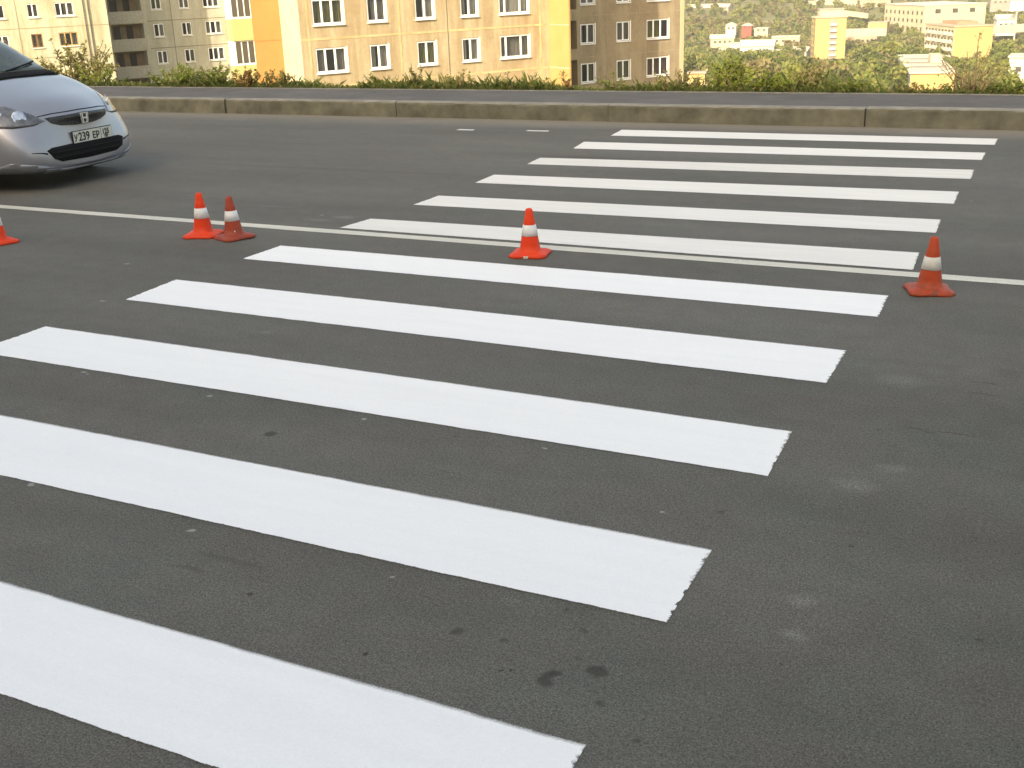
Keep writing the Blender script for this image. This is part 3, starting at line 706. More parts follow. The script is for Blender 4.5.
    def text(s_, size, y, z, nm_, sx=1.0):
        cu = bpy.data.curves.new('t', 'FONT'); cu.body = s_; cu.size = size; cu.extrude = .0006; cu.offset = .0026
        to = bpy.data.objects.new('t', cu); COL.objects.link(to); dg = bpy.context.evaluated_depsgraph_get(); dg.update()
        mm = bpy.data.meshes.new_from_object(to.evaluated_get(dg), depsgraph=dg); bpy.data.objects.remove(to)
        mm.name = nm_
        # text x -> -y seen from the front is car's left (+y) on the viewer's right
        for v_ in mm.vertices: a, b_, c_ = v_.co; v_.co = (px0 + .0045 + c_, y + PO + a * sx, z + b_)
        mm.materials.clear(); mm.materials.append(ink); o = bpy.data.objects.new(nm_, mm); COL.objects.link(o); o.parent = fr
    text('\u0423', .080, -.246, .392, 'plate_letter', .9); text('239', .106, -.190, .390, 'plate_digits', .92)
    text('\u0415\u0420', .082, -.008, .392, 'plate_letter', .95); text('125', .070, .125, .412, 'plate_region', .9)
    text('RUS', .030, .150, .384, 'plate_country', .9)
    ln = MB(); ln.box(px0 + .003, px0 + .0042, .106 + PO, .110 + PO, .3775, .4765); ln.build('plate_divider', ink, fr)
    # wheels
    tyre = mat('tyre_rubber', (.018, .018, .018), .85); rim = mat('wheel_cover', (.35, .36, .37), .35, metal=.7)
    for ax in AX:
        for s in (-1, 1):
            we = empty('wheel', (ax, s * .745, .285)); we.parent = root
            mb = MB(); K = 40; prof = [(.19, -.085), (.262, -.085), (.282, -.068), (.285, -.04), (.285, .04), (.282, .068), (.262, .085), (.19, .085)]
            for rr, yy in prof:
                for j in range(K): a = 2 * math.pi * j / K; mb.v.append((rr * math.cos(a), yy, rr * math.sin(a)))
            for k in range(len(prof) - 1):
                for j in range(K): mb.f.append((k * K + j, k * K + (j + 1) % K, (k + 1) * K + (j + 1) % K, (k + 1) * K + j)); mb.mi.append(0)
            mb.build('tyre', tyre, we, smooth=True)
            mb = MB(); yo = s * .07
            for k in range(7):
                a = 2 * math.pi * k / 7; a0, a1 = a - .26, a + .26
                mb.poly([(.05 * math.cos(a0), yo, .05 * math.sin(a0)), (.185 * math.cos(a0 + .08), yo, .185 * math.sin(a0 + .08)), (.185 * math.cos(a1 - .08), yo, .185 * math.sin(a1 - .08)), (.05 * math.cos(a1), yo, .05 * math.sin(a1))])
            for k in range(24):
                a0, a1 = 2 * math.pi * k / 24, 2 * math.pi * (k + 1) / 24
                mb.quad(*[(r_ * math.cos(a_), yo * 1.02, r_ * math.sin(a_)) for r_, a_ in ((.178, a0), (.195, a0), (.195, a1), (.178, a1))])
                mb.poly([(0, yo * 1.03, 0), (.06 * math.cos(a0), yo * 1.03, .06 * math.sin(a0)), (.06 * math.cos(a1), yo * 1.03, .06 * math.sin(a1))])
            mb.build('rim', rim, we)
            mb = MB(); K = 30
            mb.poly([(.19 * math.cos(2 * math.pi * j / K), s * .03, .19 * math.sin(2 * math.pi * j / K)) for j in range(K)]); mb.build('brake_disc', arch, we)
    bm.free()
    return root
car = build_car((-8.19, 7.65, 0), R(4.5)); car.scale = (.975, .975, .975)

# ------------------------------------------------------------------ panel apartment blocks beyond the road (one street grid: s along the fronts, t across)
eS = Vector((.49, .8717, 0)).normalized(); nT = Vector((.8717, -.49, 0)).normalized()
def P3(s, t, z): v = eS * s + nT * t; return (v.x, v.y, z)
def front(mb, s0, s1, z0, z1, t, holes, mi=0, reveal=.16, rmi=0):
    """front wall facing +t with rectangular openings and their reveals"""
    ss = sorted(set([s0, s1] + [h[0] for h in holes] + [h[1] for h in holes])); zs = sorted(set([z0, z1] + [h[2] for h in holes] + [h[3] for h in holes]))
    for a, b in zip(ss, ss[1:]):
        for c, d in zip(zs, zs[1:]):
            ms, mz = (a + b) / 2, (c + d) / 2
            if any(h[0] < ms < h[1] and h[2] < mz < h[3] for h in holes): continue
            mb.quad(P3(a, t, c), P3(b, t, c), P3(b, t, d), P3(a, t, d), mi)
    for h in holes:
        a, b, c, d = h[:4]; r = h[4] if len(h) > 4 else reveal
        mb.quad(P3(a, t, c), P3(b, t, c), P3(b, t - r, c), P3(a, t - r, c), rmi); mb.quad(P3(a, t, d), P3(b, t, d), P3(b, t - r, d), P3(a, t - r, d), rmi)
        mb.quad(P3(a, t, c), P3(a, t, d), P3(a, t - r, d), P3(a, t - r, c), rmi); mb.quad(P3(b, t, c), P3(b, t, d), P3(b, t - r, d), P3(b, t - r, c), rmi)
def sbox(mb, s0, s1, t0, t1, z0, z1, mi=0):
    mb.box(s0, s1, t0, t1, z0, z1, mi, T=lambda p: Vector(P3(p.x, p.y, p.z)))
def side(mb, s, t0, t1, z0, z1, mi=0): mb.quad(P3(s, t0, z0), P3(s, t1, z0), P3(s, t1, z1), P3(s, t0, z1), mi)

def wall_mat(name, c1, c2, c3, streak=.35):
    m = bpy.data.materials.new(name); m.use_nodes = True; q = NB(m); b = q.n['Principled BSDF']
    geo = q.node('ShaderNodeNewGeometry'); P = geo.outputs['Position']
    c = q.ramp(q.noise(P, .55, 6, .65), .36, .64, c1 + (1,), c2 + (1,))
    mp = q.node('ShaderNodeMapping'); q.link(P, mp.inputs[0]); mp.inputs['Scale'].default_value = (1.2, 1.2, .16)
    c = q.mix(q.math('MULTIPLY', q.ramp(q.noise(mp.outputs[0], .8, 5, .7), .46, .64), streak), c, c3 + (1,))
    c = q.mix(1.0, c, q.ramp(q.noise(P, 5, 5, .7), .3, .7, (.9, .9, .9, 1), (1.08, 1.08, 1.08, 1)), 'MULTIPLY')
    q.link(c, b.inputs['Base Color']); b.inputs['Roughness'].default_value = .9
    return m
W_TAN = wall_mat('tan_panel', (.305, .225, .125), (.36, .285, .165), (.49, .42, .275), .65)
W_BROWN = wall_mat('brown_panel', (.24, .185, .115), (.31, .245, .155), (.38, .32, .205), .6)
W_ORANGE = mat('orange_render', (.40, .215, .065), .9, col2=(.44, .24, .078), scale=.8)
W_YELLOW = mat('yellow_render', (.33, .215, .075), .9, col2=(.36, .24, .09), scale=.8)
W_CREAM = wall_mat('cream_panel', (.44, .425, .30), (.52, .505, .37), (.34, .32, .20), .9)
W_GREY = wall_mat('pale_grey_panel', (.37, .36, .275), (.44, .425, .33), (.29, .275, .20), .6)
J_CREAM = mat('cream_joint', (.52, .43, .23), .9, col2=(.42, .31, .15), scale=1.5, stretch=(1, 1, 1), detail=6)
J_DARK = mat('dark_joint', (.14, .12, .085), .9)
W_FRAME = mat('white_window_frame', (.80, .80, .77), .5)
WOOD = mat('brown_window_frame', (.22, .11, .045), .6)
OCHRE = mat('ochre_window_frame', (.42, .28, .10), .6)
REV = mat('window_reveal', (.42, .35, .22), .9)
GLZ = glass_material('window_glass', (.05, .055, .06), .42)
CURT = [mat('curtain_' + n, c, .95, col2=c2, scale=1.4, stretch=(5, 5, .3)) for n, c, c2 in (('pale', (.40, .37, .33), (.62, .59, .53)), ('grey', (.22, .20, .19), (.38, .35, .32)), ('green', (.16, .15, .07), (.34, .33, .12)), ('wine', (.10, .05, .05), (.25, .16, .12)))]
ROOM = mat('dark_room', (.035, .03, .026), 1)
SILL = mat('white_sill', (.74, .74, .70), .6)
wr = random.Random(11)
def window(parent, s0, s1, z0, z1, t, panes, fm=W_FRAME, fw=.075, sill=True, surround=True):
    """real window: frame set in the reveal, glass, curtains and a dark room behind"""
    mb = MB(); tf0, tf1 = t - .10, t - .03
    a, b, c, d = s0 + .02, s1 - .02, z0 + .02, z1 - .02
    sbox(mb, a, b, tf0, tf1, c, c + fw); sbox(mb, a, b, tf0, tf1, d - fw, d)
    edges = [a] + [a + (b - a) * p for p in panes] + [b]
    for k, e_ in enumerate(edges):
        x0 = e_ if k == 0 else (e_ - fw if k == len(edges) - 1 else e_ - fw * .8); x1 = x0 + (fw if k in (0, len(edges) - 1) else fw * 1.6)
        sbox(mb, x0, x1, tf0 + .002, tf1 - .002, c + fw, d - fw)
    f = mb.build('window', fm, parent)
    mb = MB(); mb.quad(P3(a + .01, t - .07, c + .01), P3(b - .01, t - .07, c + .01), P3(b - .01, t - .07, d - .01), P3(a + .01, t - .07, d - .01)); mb.build('pane', GLZ, f)
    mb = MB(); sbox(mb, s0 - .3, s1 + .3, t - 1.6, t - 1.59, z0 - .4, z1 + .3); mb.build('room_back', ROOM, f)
    # curtains: pleated sheets covering part of the opening
    mb = MB(); style = wr.random(); spans = []
    if style < .45: spans = [(a, b)]
    elif style < .8: q_ = (b - a) * wr.uniform(.22, .42); spans = [(a, a + q_), (b - q_, b)]
    else: spans = [(a, a + (b - a) * wr.uniform(.4, .7))] if wr.random() < .5 else [(a + (b - a) * wr.uniform(.3, .6), b)]
    for x0, x1 in spans:
        n = max(6, int((x1 - x0) / .06)); low = z0 - .1
        for k in range(n):
            u0, u1 = x0 + (x1 - x0) * k / n, x0 + (x1 - x0) * (k + 1) / n
            ta, tb = t - .28 + .035 * (k % 2), t - .28 + .035 * ((k + 1) % 2)
            mb.quad(P3(u0, ta, low), P3(u1, tb, low), P3(u1, tb, z1), P3(u0, ta, z1))
    mb.build('curtain', CURT[wr.choice((0, 0, 1, 1, 2, 3))], f)
    if sill:
        mb = MB(); sbox(mb, s0 - .05, s1 + .06, t + .002, t + .10, z0 - .09, z0 - .02); mb.build('sill', SILL, f)
    if surround:
        mb = MB(); sbox(mb, s1 + .002, s1 + .11, t + .002, t + .012, z0, z1 + .03); sbox(mb, s0, s1, t + .002, t + .010, z0 - .018, z0 - .003); mb.build('trim', SILL, f)
    return f
F3 = (.31, .64); F3w = (.2, .72); F2 = (.5,)
def joints(mb, s0, s1, t, zs, vs, w, mi, z0, z1):
    for z in zs: sbox(mb, s0, s1, t + .002, t + .014, z - w / 2, z + w / 2, mi)
    for v in vs: sbox(mb, v - w / 2, v + w / 2, t + .004, t + .017, z0, z1, mi)

TOP = 14.5
# --- tan block with orange end ------------------------------------------------
def tan_block():
    zb, zt = -10.5, TOP
    o = P3(38, -70, zb); root = empty('apartment_building', o, 0, label='tan panel apartment building with orange and yellow ends, in the middle of the photo', cat='building')
    I = Matrix.Translation(-Vector(o))
    wins = []
    cols = [(30.15, 32.18, F3), (33.8, 35.08, F2), (37.17, 38.53, F2), (40.5, 41.8, F2), (43.46, 45.82, F3w)]
    mb = MB(); holes = []
    for r in range(0, 5):
        for s0, s1, f in cols:
            z0 = -3.42 + 2.8 * r; holes.append((s0, s1, z0, z0 + 1.44)); wins.append((s0, s1, z0, z0 + 1.44, f))
    t0 = -66.2
    front(mb, 29.27, 47.5, zb, zt, t0, holes, 0, .2, 1)
    # warm cream return on the left, deep into the recess ; orange recess wall ; yellow return on the right
    mb.build('front_wall', [W_TAN, REV], root)
    jm = MB(); joints(jm, 29.29, 47.3, t0, [-1.45 + 2.8 * k for k in range(-2, 5)], [36.0, 46.75], .13, 0, zb, zt)
    sbox(jm, 29.75, 29.88, t0 + .004, t0 + .017, zb, zt, 0); jm.build('panel_joints', J_CREAM, root)
    jm = MB(); sbox(jm, 39.46, 39.50, t0 + .016, t0 + .021, zb, zt, 0); jm.build('drain_seam', J_DARK, root)
    mb = MB(); mb.quad(P3(29.27, t0, zb), P3(29.7, -70, zb), P3(29.7, -70, zt), P3(29.27, t0, zt)); mb.build('side_wall', mat('cream_render', (.46, .41, .28), .9, col2=(.42, .37, .24), scale=1), root)
    mb = MB(); mb.quad(P3(27.85, -70, zb), P3(29.7, -70, zb), P3(29.7, -70, zt), P3(27.85, -70, zt))
    mb.quad(P3(27.85, -70, zb), P3(27.85, -70, zt), P3(32.6, -80, zt), P3(32.6, -80, zb)); sbox(mb, 27.87, 29.68, -69.998, -69.98, -1.5, -1.44); mb.build('orange_wall', W_ORANGE, root)
    mb = MB(); side(mb, 47.5, t0, -63.95, zb, zt); mb.quad(P3(47.5, -63.95, zb), P3(47.62, -63.95, zb), P3(47.62, -63.95, zt), P3(47.5, -63.95, zt))
    mb.quad(P3(47.62, -63.95, zb), P3(51.6, -72, zb), P3(51.6, -72, zt), P3(47.62, -63.95, zt))
    for z in (-4.25, -1.45, 1.35): mb.quad(P3(47.49, t0 + .02, z - .04), P3(47.49, -63.96, z - .04), P3(47.49, -63.96, z + .02), P3(47.49, t0 + .02, z + .02), 1)
    mb.build('yellow_wall', [W_YELLOW, W_CREAM], root)
    mb = MB(); mb.poly([P3(*p) for p in ((32.6, -80, zt), (27.85, -70, zt), (29.7, -70, zt), (29.27, t0, zt), (47.5, t0, zt), (47.5, -63.95, zt), (47.62, -63.95, zt), (51.6, -72, zt), (51.6, -80, zt))])
    mb.quad(P3(32.6, -80, zb), P3(51.6, -80, zb), P3(51.6, -80, zt), P3(32.6, -80, zt)); side(mb, 51.6, -80, -72, zb, zt); mb.build('roof', J_DARK, root)
    for s0, s1, z0, z1, f in wins: window(root, s0, s1, z0, z1, t0, f)
    return root
def brown_block():
    zb, zt = -11, TOP; t0 = -71
    o = P3(56, -76, zb); root = empty('apartment_building', o, 0, label='brownish grey panel building wing half in shadow, right of the yellow wall', cat='building')
    cols = [(53.78, 55.1, F2), (57.2, 58.5, F2), (60.18, 62.4, F3)]; holes = []; wins = []
    for r in range(-1, 4):
        for s0, s1, f in cols:
            z0 = -6.05 + 2.8 * r + (.02 if r else 0); wins.append((s0, s1, z0, z0 + 1.42, f)); holes.append((s0, s1, z0, z0 + 1.42))
        z0 = -6.35 + 2.8 * r; holes.append((52.3, 53.45, z0, z0 + 2.0, .9))
    mb = MB(); front(mb, 48.62, 63.6, zb, zt, t0, holes, 0, .2, 0)
    side(mb, 64.0, -82, t0, zb, zt)
    mb.build('front_wall', [W_BROWN], root)
    mb = MB(); sbox(mb, 63.6, 63.98, t0 - .2, t0 + .04, zb, zt); mb.build('corner_strip', mat('corner_cream', (.46, .40, .25), .9), root)
    jm = MB(); joints(jm, 53.5, 63.58, t0, [-7.0, -4.2, -1.25, 1.55], [56.3, 59.4], .05, 0, zb, zt); jm.build('panel_joints', mat('faint_joint', (.36, .30, .20), .9, col2=(.28, .22, .14), scale=3), root)
    mb = MB()
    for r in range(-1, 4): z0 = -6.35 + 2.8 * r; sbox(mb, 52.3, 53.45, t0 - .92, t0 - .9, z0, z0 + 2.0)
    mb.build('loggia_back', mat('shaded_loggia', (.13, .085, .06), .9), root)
    mb = MB(); mb.quad(P3(48.62, -82, zt), P3(64, -82, zt), P3(64, t0, zt), P3(48.62, t0, zt)); mb.quad(P3(48.62, -82, zb), P3(64, -82, zb), P3(64, -82, zt), P3(48.62, -82, zt)); mb.build('roof', J_DARK, root)
    for s0, s1, z0, z1, f in wins: window(root, s0, s1, z0, z1, t0, f)
def cream_block():
    zb, zt = -9.5, TOP; t0 = -122.8
    o = P3(20, -128, zb); root = empty('apartment_building', o, 0, label='sunlit cream panel building with wooden windows behind the car', cat='building')
    cols = [(16.0, 17.4, F2), (19.3, 21.1, F3), (22.85, 24.05, F2), (26.12, 27.15, F2), (28.72, 30.52, F3)]; holes = []; wins = []
    for r in range(0, 4):
        for i, (s0, s1, f) in enumerate(cols):
            z0 = -3.14 + 2.82 * r; holes.append((s0, s1, z0, z0 + 1.27)); fm = W_FRAME
            if r == 0 and i == 3: fm = WOOD
            if r == 0 and i == 4: fm = OCHRE
            wins.append((s0, s1, z0, z0 + 1.27, f, fm))
    mb = MB(); front(mb, 8, 33.7, zb, zt, t0, holes, 0, .2, 0); side(mb, 33.7, -136, t0, zb, zt); side(mb, 8, -136, t0, zb, zt); mb.build('front_wall', W_CREAM, root)
    jm = MB(); joints(jm, 8.02, 33.68, t0, [-6.95, -4.13, -1.31, 1.5], [18.3, 25.1], .07, 0, zb, zt); jm.build('panel_joints', mat('soft_dark_joint', (.28, .24, .14), .9), root)
    mb = MB(); mb.tube([P3(31.42, t0 + .09, zb), P3(31.42, t0 + .09, zt)], .05, 8); mb.build('drainpipe', J_DARK, root)
    mb = MB(); mb.tube([P3(31.87, t0 + .09, zb), P3(31.87, t0 + .09, zt)], .05, 8); mb.build('drainpipe', J_DARK, root)
    mb = MB(); mb.quad(P3(8, -136, zt), P3(33.7, -136, zt), P3(33.7, t0, zt), P3(8, t0, zt)); mb.build('roof', J_DARK, root)
    for s0, s1, z0, z1, f, fm in wins: window(root, s0, s1, z0, z1, t0, f, fm, surround=False)
def grey_block():
    zb, zt = -11, TOP; t0 = -129.3
    o = P3(44, -134, zb); root = empty('apartment_building', o, 0, label='pale grey panel building with open loggias, mostly in shade, left of the orange wall', cat='building')
    cols = [(40.2, 41.33, F2), (43.27, 44.4, F2), (45.95, 47.8, F3)]; holes = []; wins = []
    for r in range(-1, 4):
        for s0, s1, f in cols:
            z0 = -5.86 + 2.82 * r; wins.append((s0, s1, z0, z0 + 1.36, f)); holes.append((s0, s1, z0, z0 + 1.36))
        z0 = -5.92 + 2.82 * r; holes.append((35.65, 39.12, z0 - 1.18, z0 + 1.52, 1.35))
    mb = MB(); front(mb, 33.72, 48.4, zb, zt, t0, holes, 0, .18, 0); mb.build('front_wall', W_GREY, root)
    jm = MB(); joints(jm, 39.6, 48.38, t0, [-7.05, -4.2, -1.38, 1.42], [42.3], .06, 0, zb, zt); jm.build('panel_joints', J_DARK, root)
    para = mat('mottled_parapet', (.33, .30, .235), .95, col2=(.43, .40, .32), scale=5, detail=6)
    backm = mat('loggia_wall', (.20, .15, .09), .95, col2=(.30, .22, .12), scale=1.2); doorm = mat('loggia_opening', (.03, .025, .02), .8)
    for r in range(-1, 4):
        z0 = -5.92 + 2.82 * r
        mb = MB(); sbox(mb, 35.5, 39.25, t0 + .05, t0 + .17, z0 - 1.24, z0 + .02); b = mb.build('balcony_parapet', para, root)
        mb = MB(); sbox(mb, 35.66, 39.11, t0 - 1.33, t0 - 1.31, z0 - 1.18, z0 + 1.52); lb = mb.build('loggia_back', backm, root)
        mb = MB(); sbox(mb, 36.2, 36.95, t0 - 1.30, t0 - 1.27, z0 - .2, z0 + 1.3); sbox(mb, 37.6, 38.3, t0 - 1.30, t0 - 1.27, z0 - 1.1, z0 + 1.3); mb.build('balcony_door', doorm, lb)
    # glazed bay beside the orange wall
    tb = t0 + 1.3; baym = mat('bay_glass', (.10, .085, .06), .1, spec=.6); parm = mat('pale_yellow_panel', (.50, .44, .17), .85)
    for z0, z1 in ((-6.6, -3.95), (-1.6, 1.1), (4.0, 6.0)):
        fr = MB(); gl = MB()
        sbox(fr, 48.6, 51.9, tb - .06, tb, z0, z0 + .22); sbox(fr, 48.6, 51.9, tb - .06, tb, z1 - .1, z1)
        for s_ in (48.6, 49.35, 50.1, 50.85): sbox(fr, s_, s_ + .12, tb - .062, tb + .004, z0 + .2, z1 - .08)
        sbox(gl, 48.7, 51.2, tb - .04, tb - .03, z0 + .2, z1 - .1)
        fr.quad(P3(48.6, tb, z0), P3(48.6, tb, z1), P3(48.4, t0, z1), P3(48.4, t0, z0))
        sbox(fr, 51.3, 51.9, tb - .02, tb + .03, z0, z1)
        f = fr.build('bay_window', W_FRAME, root); gl.build('bay_glass', baym, f)
    for z0, z1 in ((-9.2, -6.62), (-3.93, -1.62), (1.12, 3.98), (6.02, 9)):
        ye = MB(); sbox(ye, 48.45, 51.9, t0 - .1, tb + .12, z0, z1); ye.build('bay_parapet', parm, root)
    mb = MB(); sbox(mb, 48.4, 56, t0 - 6, t0, zb, zt); mb.build('side_wall', W_GREY, root)
    mb = MB(); mb.quad(P3(33.72, -136, zt), P3(48.4, -136, zt), P3(48.4, t0, zt), P3(33.72, t0, zt)); mb.build('roof', J_DARK, root)
    for s0, s1, z0, z1, f in wins: window(root, s0, s1, z0, z1, t0, f, surround=False)
def recentre(root):
    off = Vector(root.location)
    def kids(o): return [c for c in bpy.data.objects if c.parent == o]
    for c in kids(root): c.location = c.location - off
for fn in (tan_block, brown_block, cream_block, grey_block): fn()
for o in [o for o in COL.objects if o.type == 'EMPTY' and o.name.startswith('apartment_building')]: recentre(o)

# --- the tall block behind the viewer that keeps the road in shade (its windows as openings)
def rear_block():
    zb, zt = 0, 19.95; x0, x1, y1, y0 = -75, 60, -20, -34
    root = empty('apartment_building', ((x0 + x1) / 2, (y0 + y1) / 2, 0), 0, label='long grey apartment building behind the viewer, shading the road', cat='building')
    mb = MB(); cx, cy = (x0 + x1) / 2, (y0 + y1) / 2
    mb.box(x0 - cx, x1 - cx, y0 - cy, y1 - cy, zb, zt - .3); mb.build('wall', wall_mat('rear_panel', (.34, .33, .31), (.40, .39, .36), (.30, .29, .27)), root)
    mb = MB(); mb.box(x0 - cx - .3, x1 - cx + .3, y0 - cy - .3, y1 - cy + .3, zt - .3, zt); mb.build('roof', J_DARK, root)
    g = mat('rear_glass', (.04, .045, .05), .1); fm = W_FRAME
    src = None
    for i in range(-8, 9):
        for r in range(3):
            x = i * 3.3 - 4 - cx; z = 1.6 + 2.8 * r
            if src is None:
                a = MB(); a.box(-.8, .8, 0, .06, 0, 1.45); src = a.build('window', fm, root); b = MB()
                b.box(-.72, -.04, .06, .075, .08, 1.37); b.box(.04, .72, .06, .075, .08, 1.37); pn = b.build('pane', g, src); o = src
            else:
                o = src.copy(); COL.objects.link(o); o.parent = root; p2 = pn.copy(); COL.objects.link(p2); p2.parent = o
            o.location = (x, y1 - cy, z)
rear_block()

# ------------------------------------------------------------------ weeds and bushes on the verge behind the pavement
def rvec(r): 
    while True:
        v = Vector((r.uniform(-1, 1), r.uniform(-1, 1), r.uniform(-1, 1)))
        if .05 < v.length < 1: return v
def leaf(mb, p, L, Wd, r, d=None, droop=0):
    d = (d or rvec(r)).normalized(); u = d.cross(rvec(r)); 
    if u.length < 1e-3: return
    u = u.normalized() * Wd; a = Vector(p)
    mb.quad(a, a + d * L * .5 + u * .5, a + d * L + Vector((0, 0, -droop * L)), a + d * L * .5 - u * .5)
def ground_at(x, y): return hfun(x, y) if y > 14.3 else .18
def bush(name, label, cat, x, y, W_, H_, m, nst=14, lpb=26, L=.055, spread=1.0, upright=.5, seed=1, group=None, top_bias=0, y_sp=None):
    y -= .40; x, W_, H_, lpb = x + .12, W_ * 1.12, H_ * 1.22, int(lpb * 1.25)
    r = random.Random(seed); zg = ground_at(x, y) - .01
    e = empty(name, (x, y, zg), r.uniform(0, 6), label=label, cat=cat, group=group); e.rotation_euler = (0, 0, 0)
    st = MB(); lf = MB(); ys = y_sp or W_ * .35
    for k in range(nst):
        a = r.uniform(0, 2 * math.pi); rr = math.sqrt(r.random()); hx = H_ * r.uniform(.45, 1) * (1 - .45 * rr)
        bx, by = math.cos(a) * rr * W_ * .22, math.sin(a) * rr * ys * .4
        tx, ty = math.cos(a) * rr * W_ * .5 * spread + r.gauss(0, .03) * W_, math.sin(a) * rr * ys
        pts = []; n = 6; wob = (r.gauss(0, .03), r.gauss(0, .03))
        for i in range(n + 1):
            t = i / n; q_ = t ** (1 + upright)
            pts.append(Vector((bx + (tx - bx) * q_ + wob[0] * math.sin(t * 5), by + (ty - by) * q_ + wob[1] * math.sin(t * 4), hx * t)))
        st.tube(pts, [.006 * H_ / .5 * (1 - .75 * i / n) + .0012 for i in range(n + 1)], 4)
        # side twigs
        tw = []
        for _ in range(3):
            t = r.uniform(.3, .9); i = int(t * n); p = pts[i].lerp(pts[min(i + 1, n)], t * n - i); d = (rvec(r) + Vector((0, 0, .5))).normalized() * H_ * r.uniform(.1, .24)
            st.tube([p, p + d], [.0025, .001], 3); tw.append((p, p + d))
        for _ in range(lpb):
            if r.random() < .55 and tw:
                a0, b0 = r.choice(tw); p = a0.lerp(b0, r.random())
            else:
                t = r.uniform(.12 + top_bias, 1) ; i = min(int(t * n), n - 1); p = pts[i].lerp(pts[i + 1], t * n - i)
            d = rvec(r) + Vector((0, 0, .35)); leaf(lf, p, L * r.uniform(.6, 1.3), L * .5 * r.uniform(.7, 1.2), r, d, .25)
    st.build('stems', M['stem'], e); lf.build('foliage', m, e)
    return e
B = bush
B('bush', "big loose olive green bush rising beside the car's windscreen", 'bush', -16.6, 15.75, 1.55, .98, M['olive'], 28, 46, .075, seed=2, spread=1.1)
B('bush', "pale yellow green sprigs right of the olive bush behind the car", 'bush', -15.55, 15.25, .95, .46, M['bright'], 14, 30, .05, seed=3)
B('bush', "low green bush at the pavement edge below the shaded loggias", 'bush', -13.6, 15.0, 1.1, .40, M['bright'], 24, 44, .045, seed=4)
B('bush', "rounded green bush below the three pane window of the grey building", 'bush', -12.75, 14.95, .85, .46, M['green'], 18, 44, .045, seed=5)
B('bush', "rust brown bush left below the orange wall", 'bush', -12.05, 14.9, .55, .38, M['rust'], 16, 40, .045, seed=6)
B('bush', "dark green and brown bush right below the orange wall", 'bush', -11.45, 14.85, .45, .36, M['olive'], 15, 40, .045, seed=7)
B('bush', "small green clump under the two pane window second from the left of the tan building", 'bush', -9.75, 14.85, .5, .23, M['green'], 14, 34, .035, seed=8)
B('weed', "thin tall brownish weed between the second and third window columns of the tan building", 'weed', -9.05, 14.9, .34, .42, M['olive'], 8, 26, .04, seed=9, upright=1.2)
B('weed', "spreading brown green weed under the third window column of the tan building", 'weed', -8.35, 14.9, .55, .38, M['olive'], 13, 32, .04, seed=10)
B('weed', "single upright weed left of the rightmost window column of the tan building", 'weed', -7.55, 14.85, .22, .40, M['green'], 5, 30, .035, seed=11, upright=1.5)
B('bush', "low dark green clump below the rightmost window of the tan building", 'bush', -7.1, 14.85, .6, .24, M['green'], 15, 36, .035, seed=12)
B('weed', "reddish brown dry weed standing in front of the yellow wall", 'weed', -6.62, 14.85, .22, .34, M['rust'], 6, 26, .035, seed=13, upright=1.2)
B('bush', "low pale green clump under the shaded brown wall", 'bush', -6.0, 14.9, .5, .24, M['green'], 12, 30, .035, seed=14)
B('bush', "arching sparse bush in front of the brown building's lit corner", 'bush', -5.1, 14.9, .52, .42, M['olive'], 12, 24, .042, seed=15, spread=1.3)
B('bush', "dense bright green bush right of the brown building", 'bush', -4.42, 14.95, .60, .56, M['bright'], 26, 56, .042, seed=16, upright=.9)
B('bush', "second bright green bush, lower and wider, beside the dense one", 'bush', -3.98, 15.0, .5, .36, M['bright'], 18, 44, .04, seed=17)
B('weed', "tall dark pointed weed with spread twigs left of the distant yellow tower", 'weed', -3.42, 14.95, .42, .52, M['olive'], 12, 34, .04, seed=18, upright=1.3)
B('bush', "bright green clump at the foot of the dark pointed weed", 'bush', -3.7, 14.85, .55, .25, M['bright'], 16, 40, .035, seed=19)
B('bush', "low green clump below the distant yellow tower", 'bush', -2.95, 14.9, .6, .24, M['green'], 15, 36, .035, seed=20)
B('bush', "low green clump under the pale roofed distant house", 'bush', -2.1, 14.88, .6, .17, M['olive'], 12, 30, .035, seed=21)
B('bush', "tall bare twiggy bush right of the pale roofed distant house", 'bush', -1.55, 14.95, .70, .62, M['olive'], 22, 12, .035, seed=22, spread=1.2, upright=.6)
B('bush', "low tangle of leaves at the foot of the bare twiggy bush", 'bush', -1.15, 14.9, .55, .24, M['green'], 14, 34, .035, seed=23)
B('weed', "thin green weed at the right edge of the photo", 'weed', -.72, 14.9, .35, .36, M['green'], 9, 30, .035, seed=24)
# grass and small herbs along the verge: nobody could count them
def verge():
    r = random.Random(5); mb = MB(); k = 0
    for _ in range(24000):
        x = r.uniform(-19, 2.5); y = 14.26 + abs(r.gauss(0, .38))
        if y > 16.0: continue
        dens = .5 + .5 * math.sin(x * 2.3) * math.sin(x * .9 + 1)
        z = ground_at(x, y) if y > 14.35 else .14; h = r.uniform(.03, .13) * (.30 + 1.0 * dens) * (1 if r.random() < .93 else 1.9) * (1.3 if y > 14.45 else .8)
        d = Vector((r.gauss(0, .35), r.gauss(0, .35), 1)).normalized(); w_ = r.uniform(.004, .009); a = r.uniform(0, 3.14)
        u = Vector((math.cos(a), math.sin(a), 0)) * w_; p = Vector((x, y, z)); b = p + d * h
        mb.poly([p - u, p + u, p + d * h * .6 + u * .7, b + d * 0 + Vector((d.x * h * .5, d.y * h * .5, -.1 * h))])
        if r.random() < .35: leaf(mb, p + d * h * r.random(), .035 * r.uniform(.6, 1.2), .022, r)
    tag(mb.build('verge_grass', M['grassm']), 'short green grass and herbs growing along the back of the pavement', 'grass', kind='stuff')
verge()

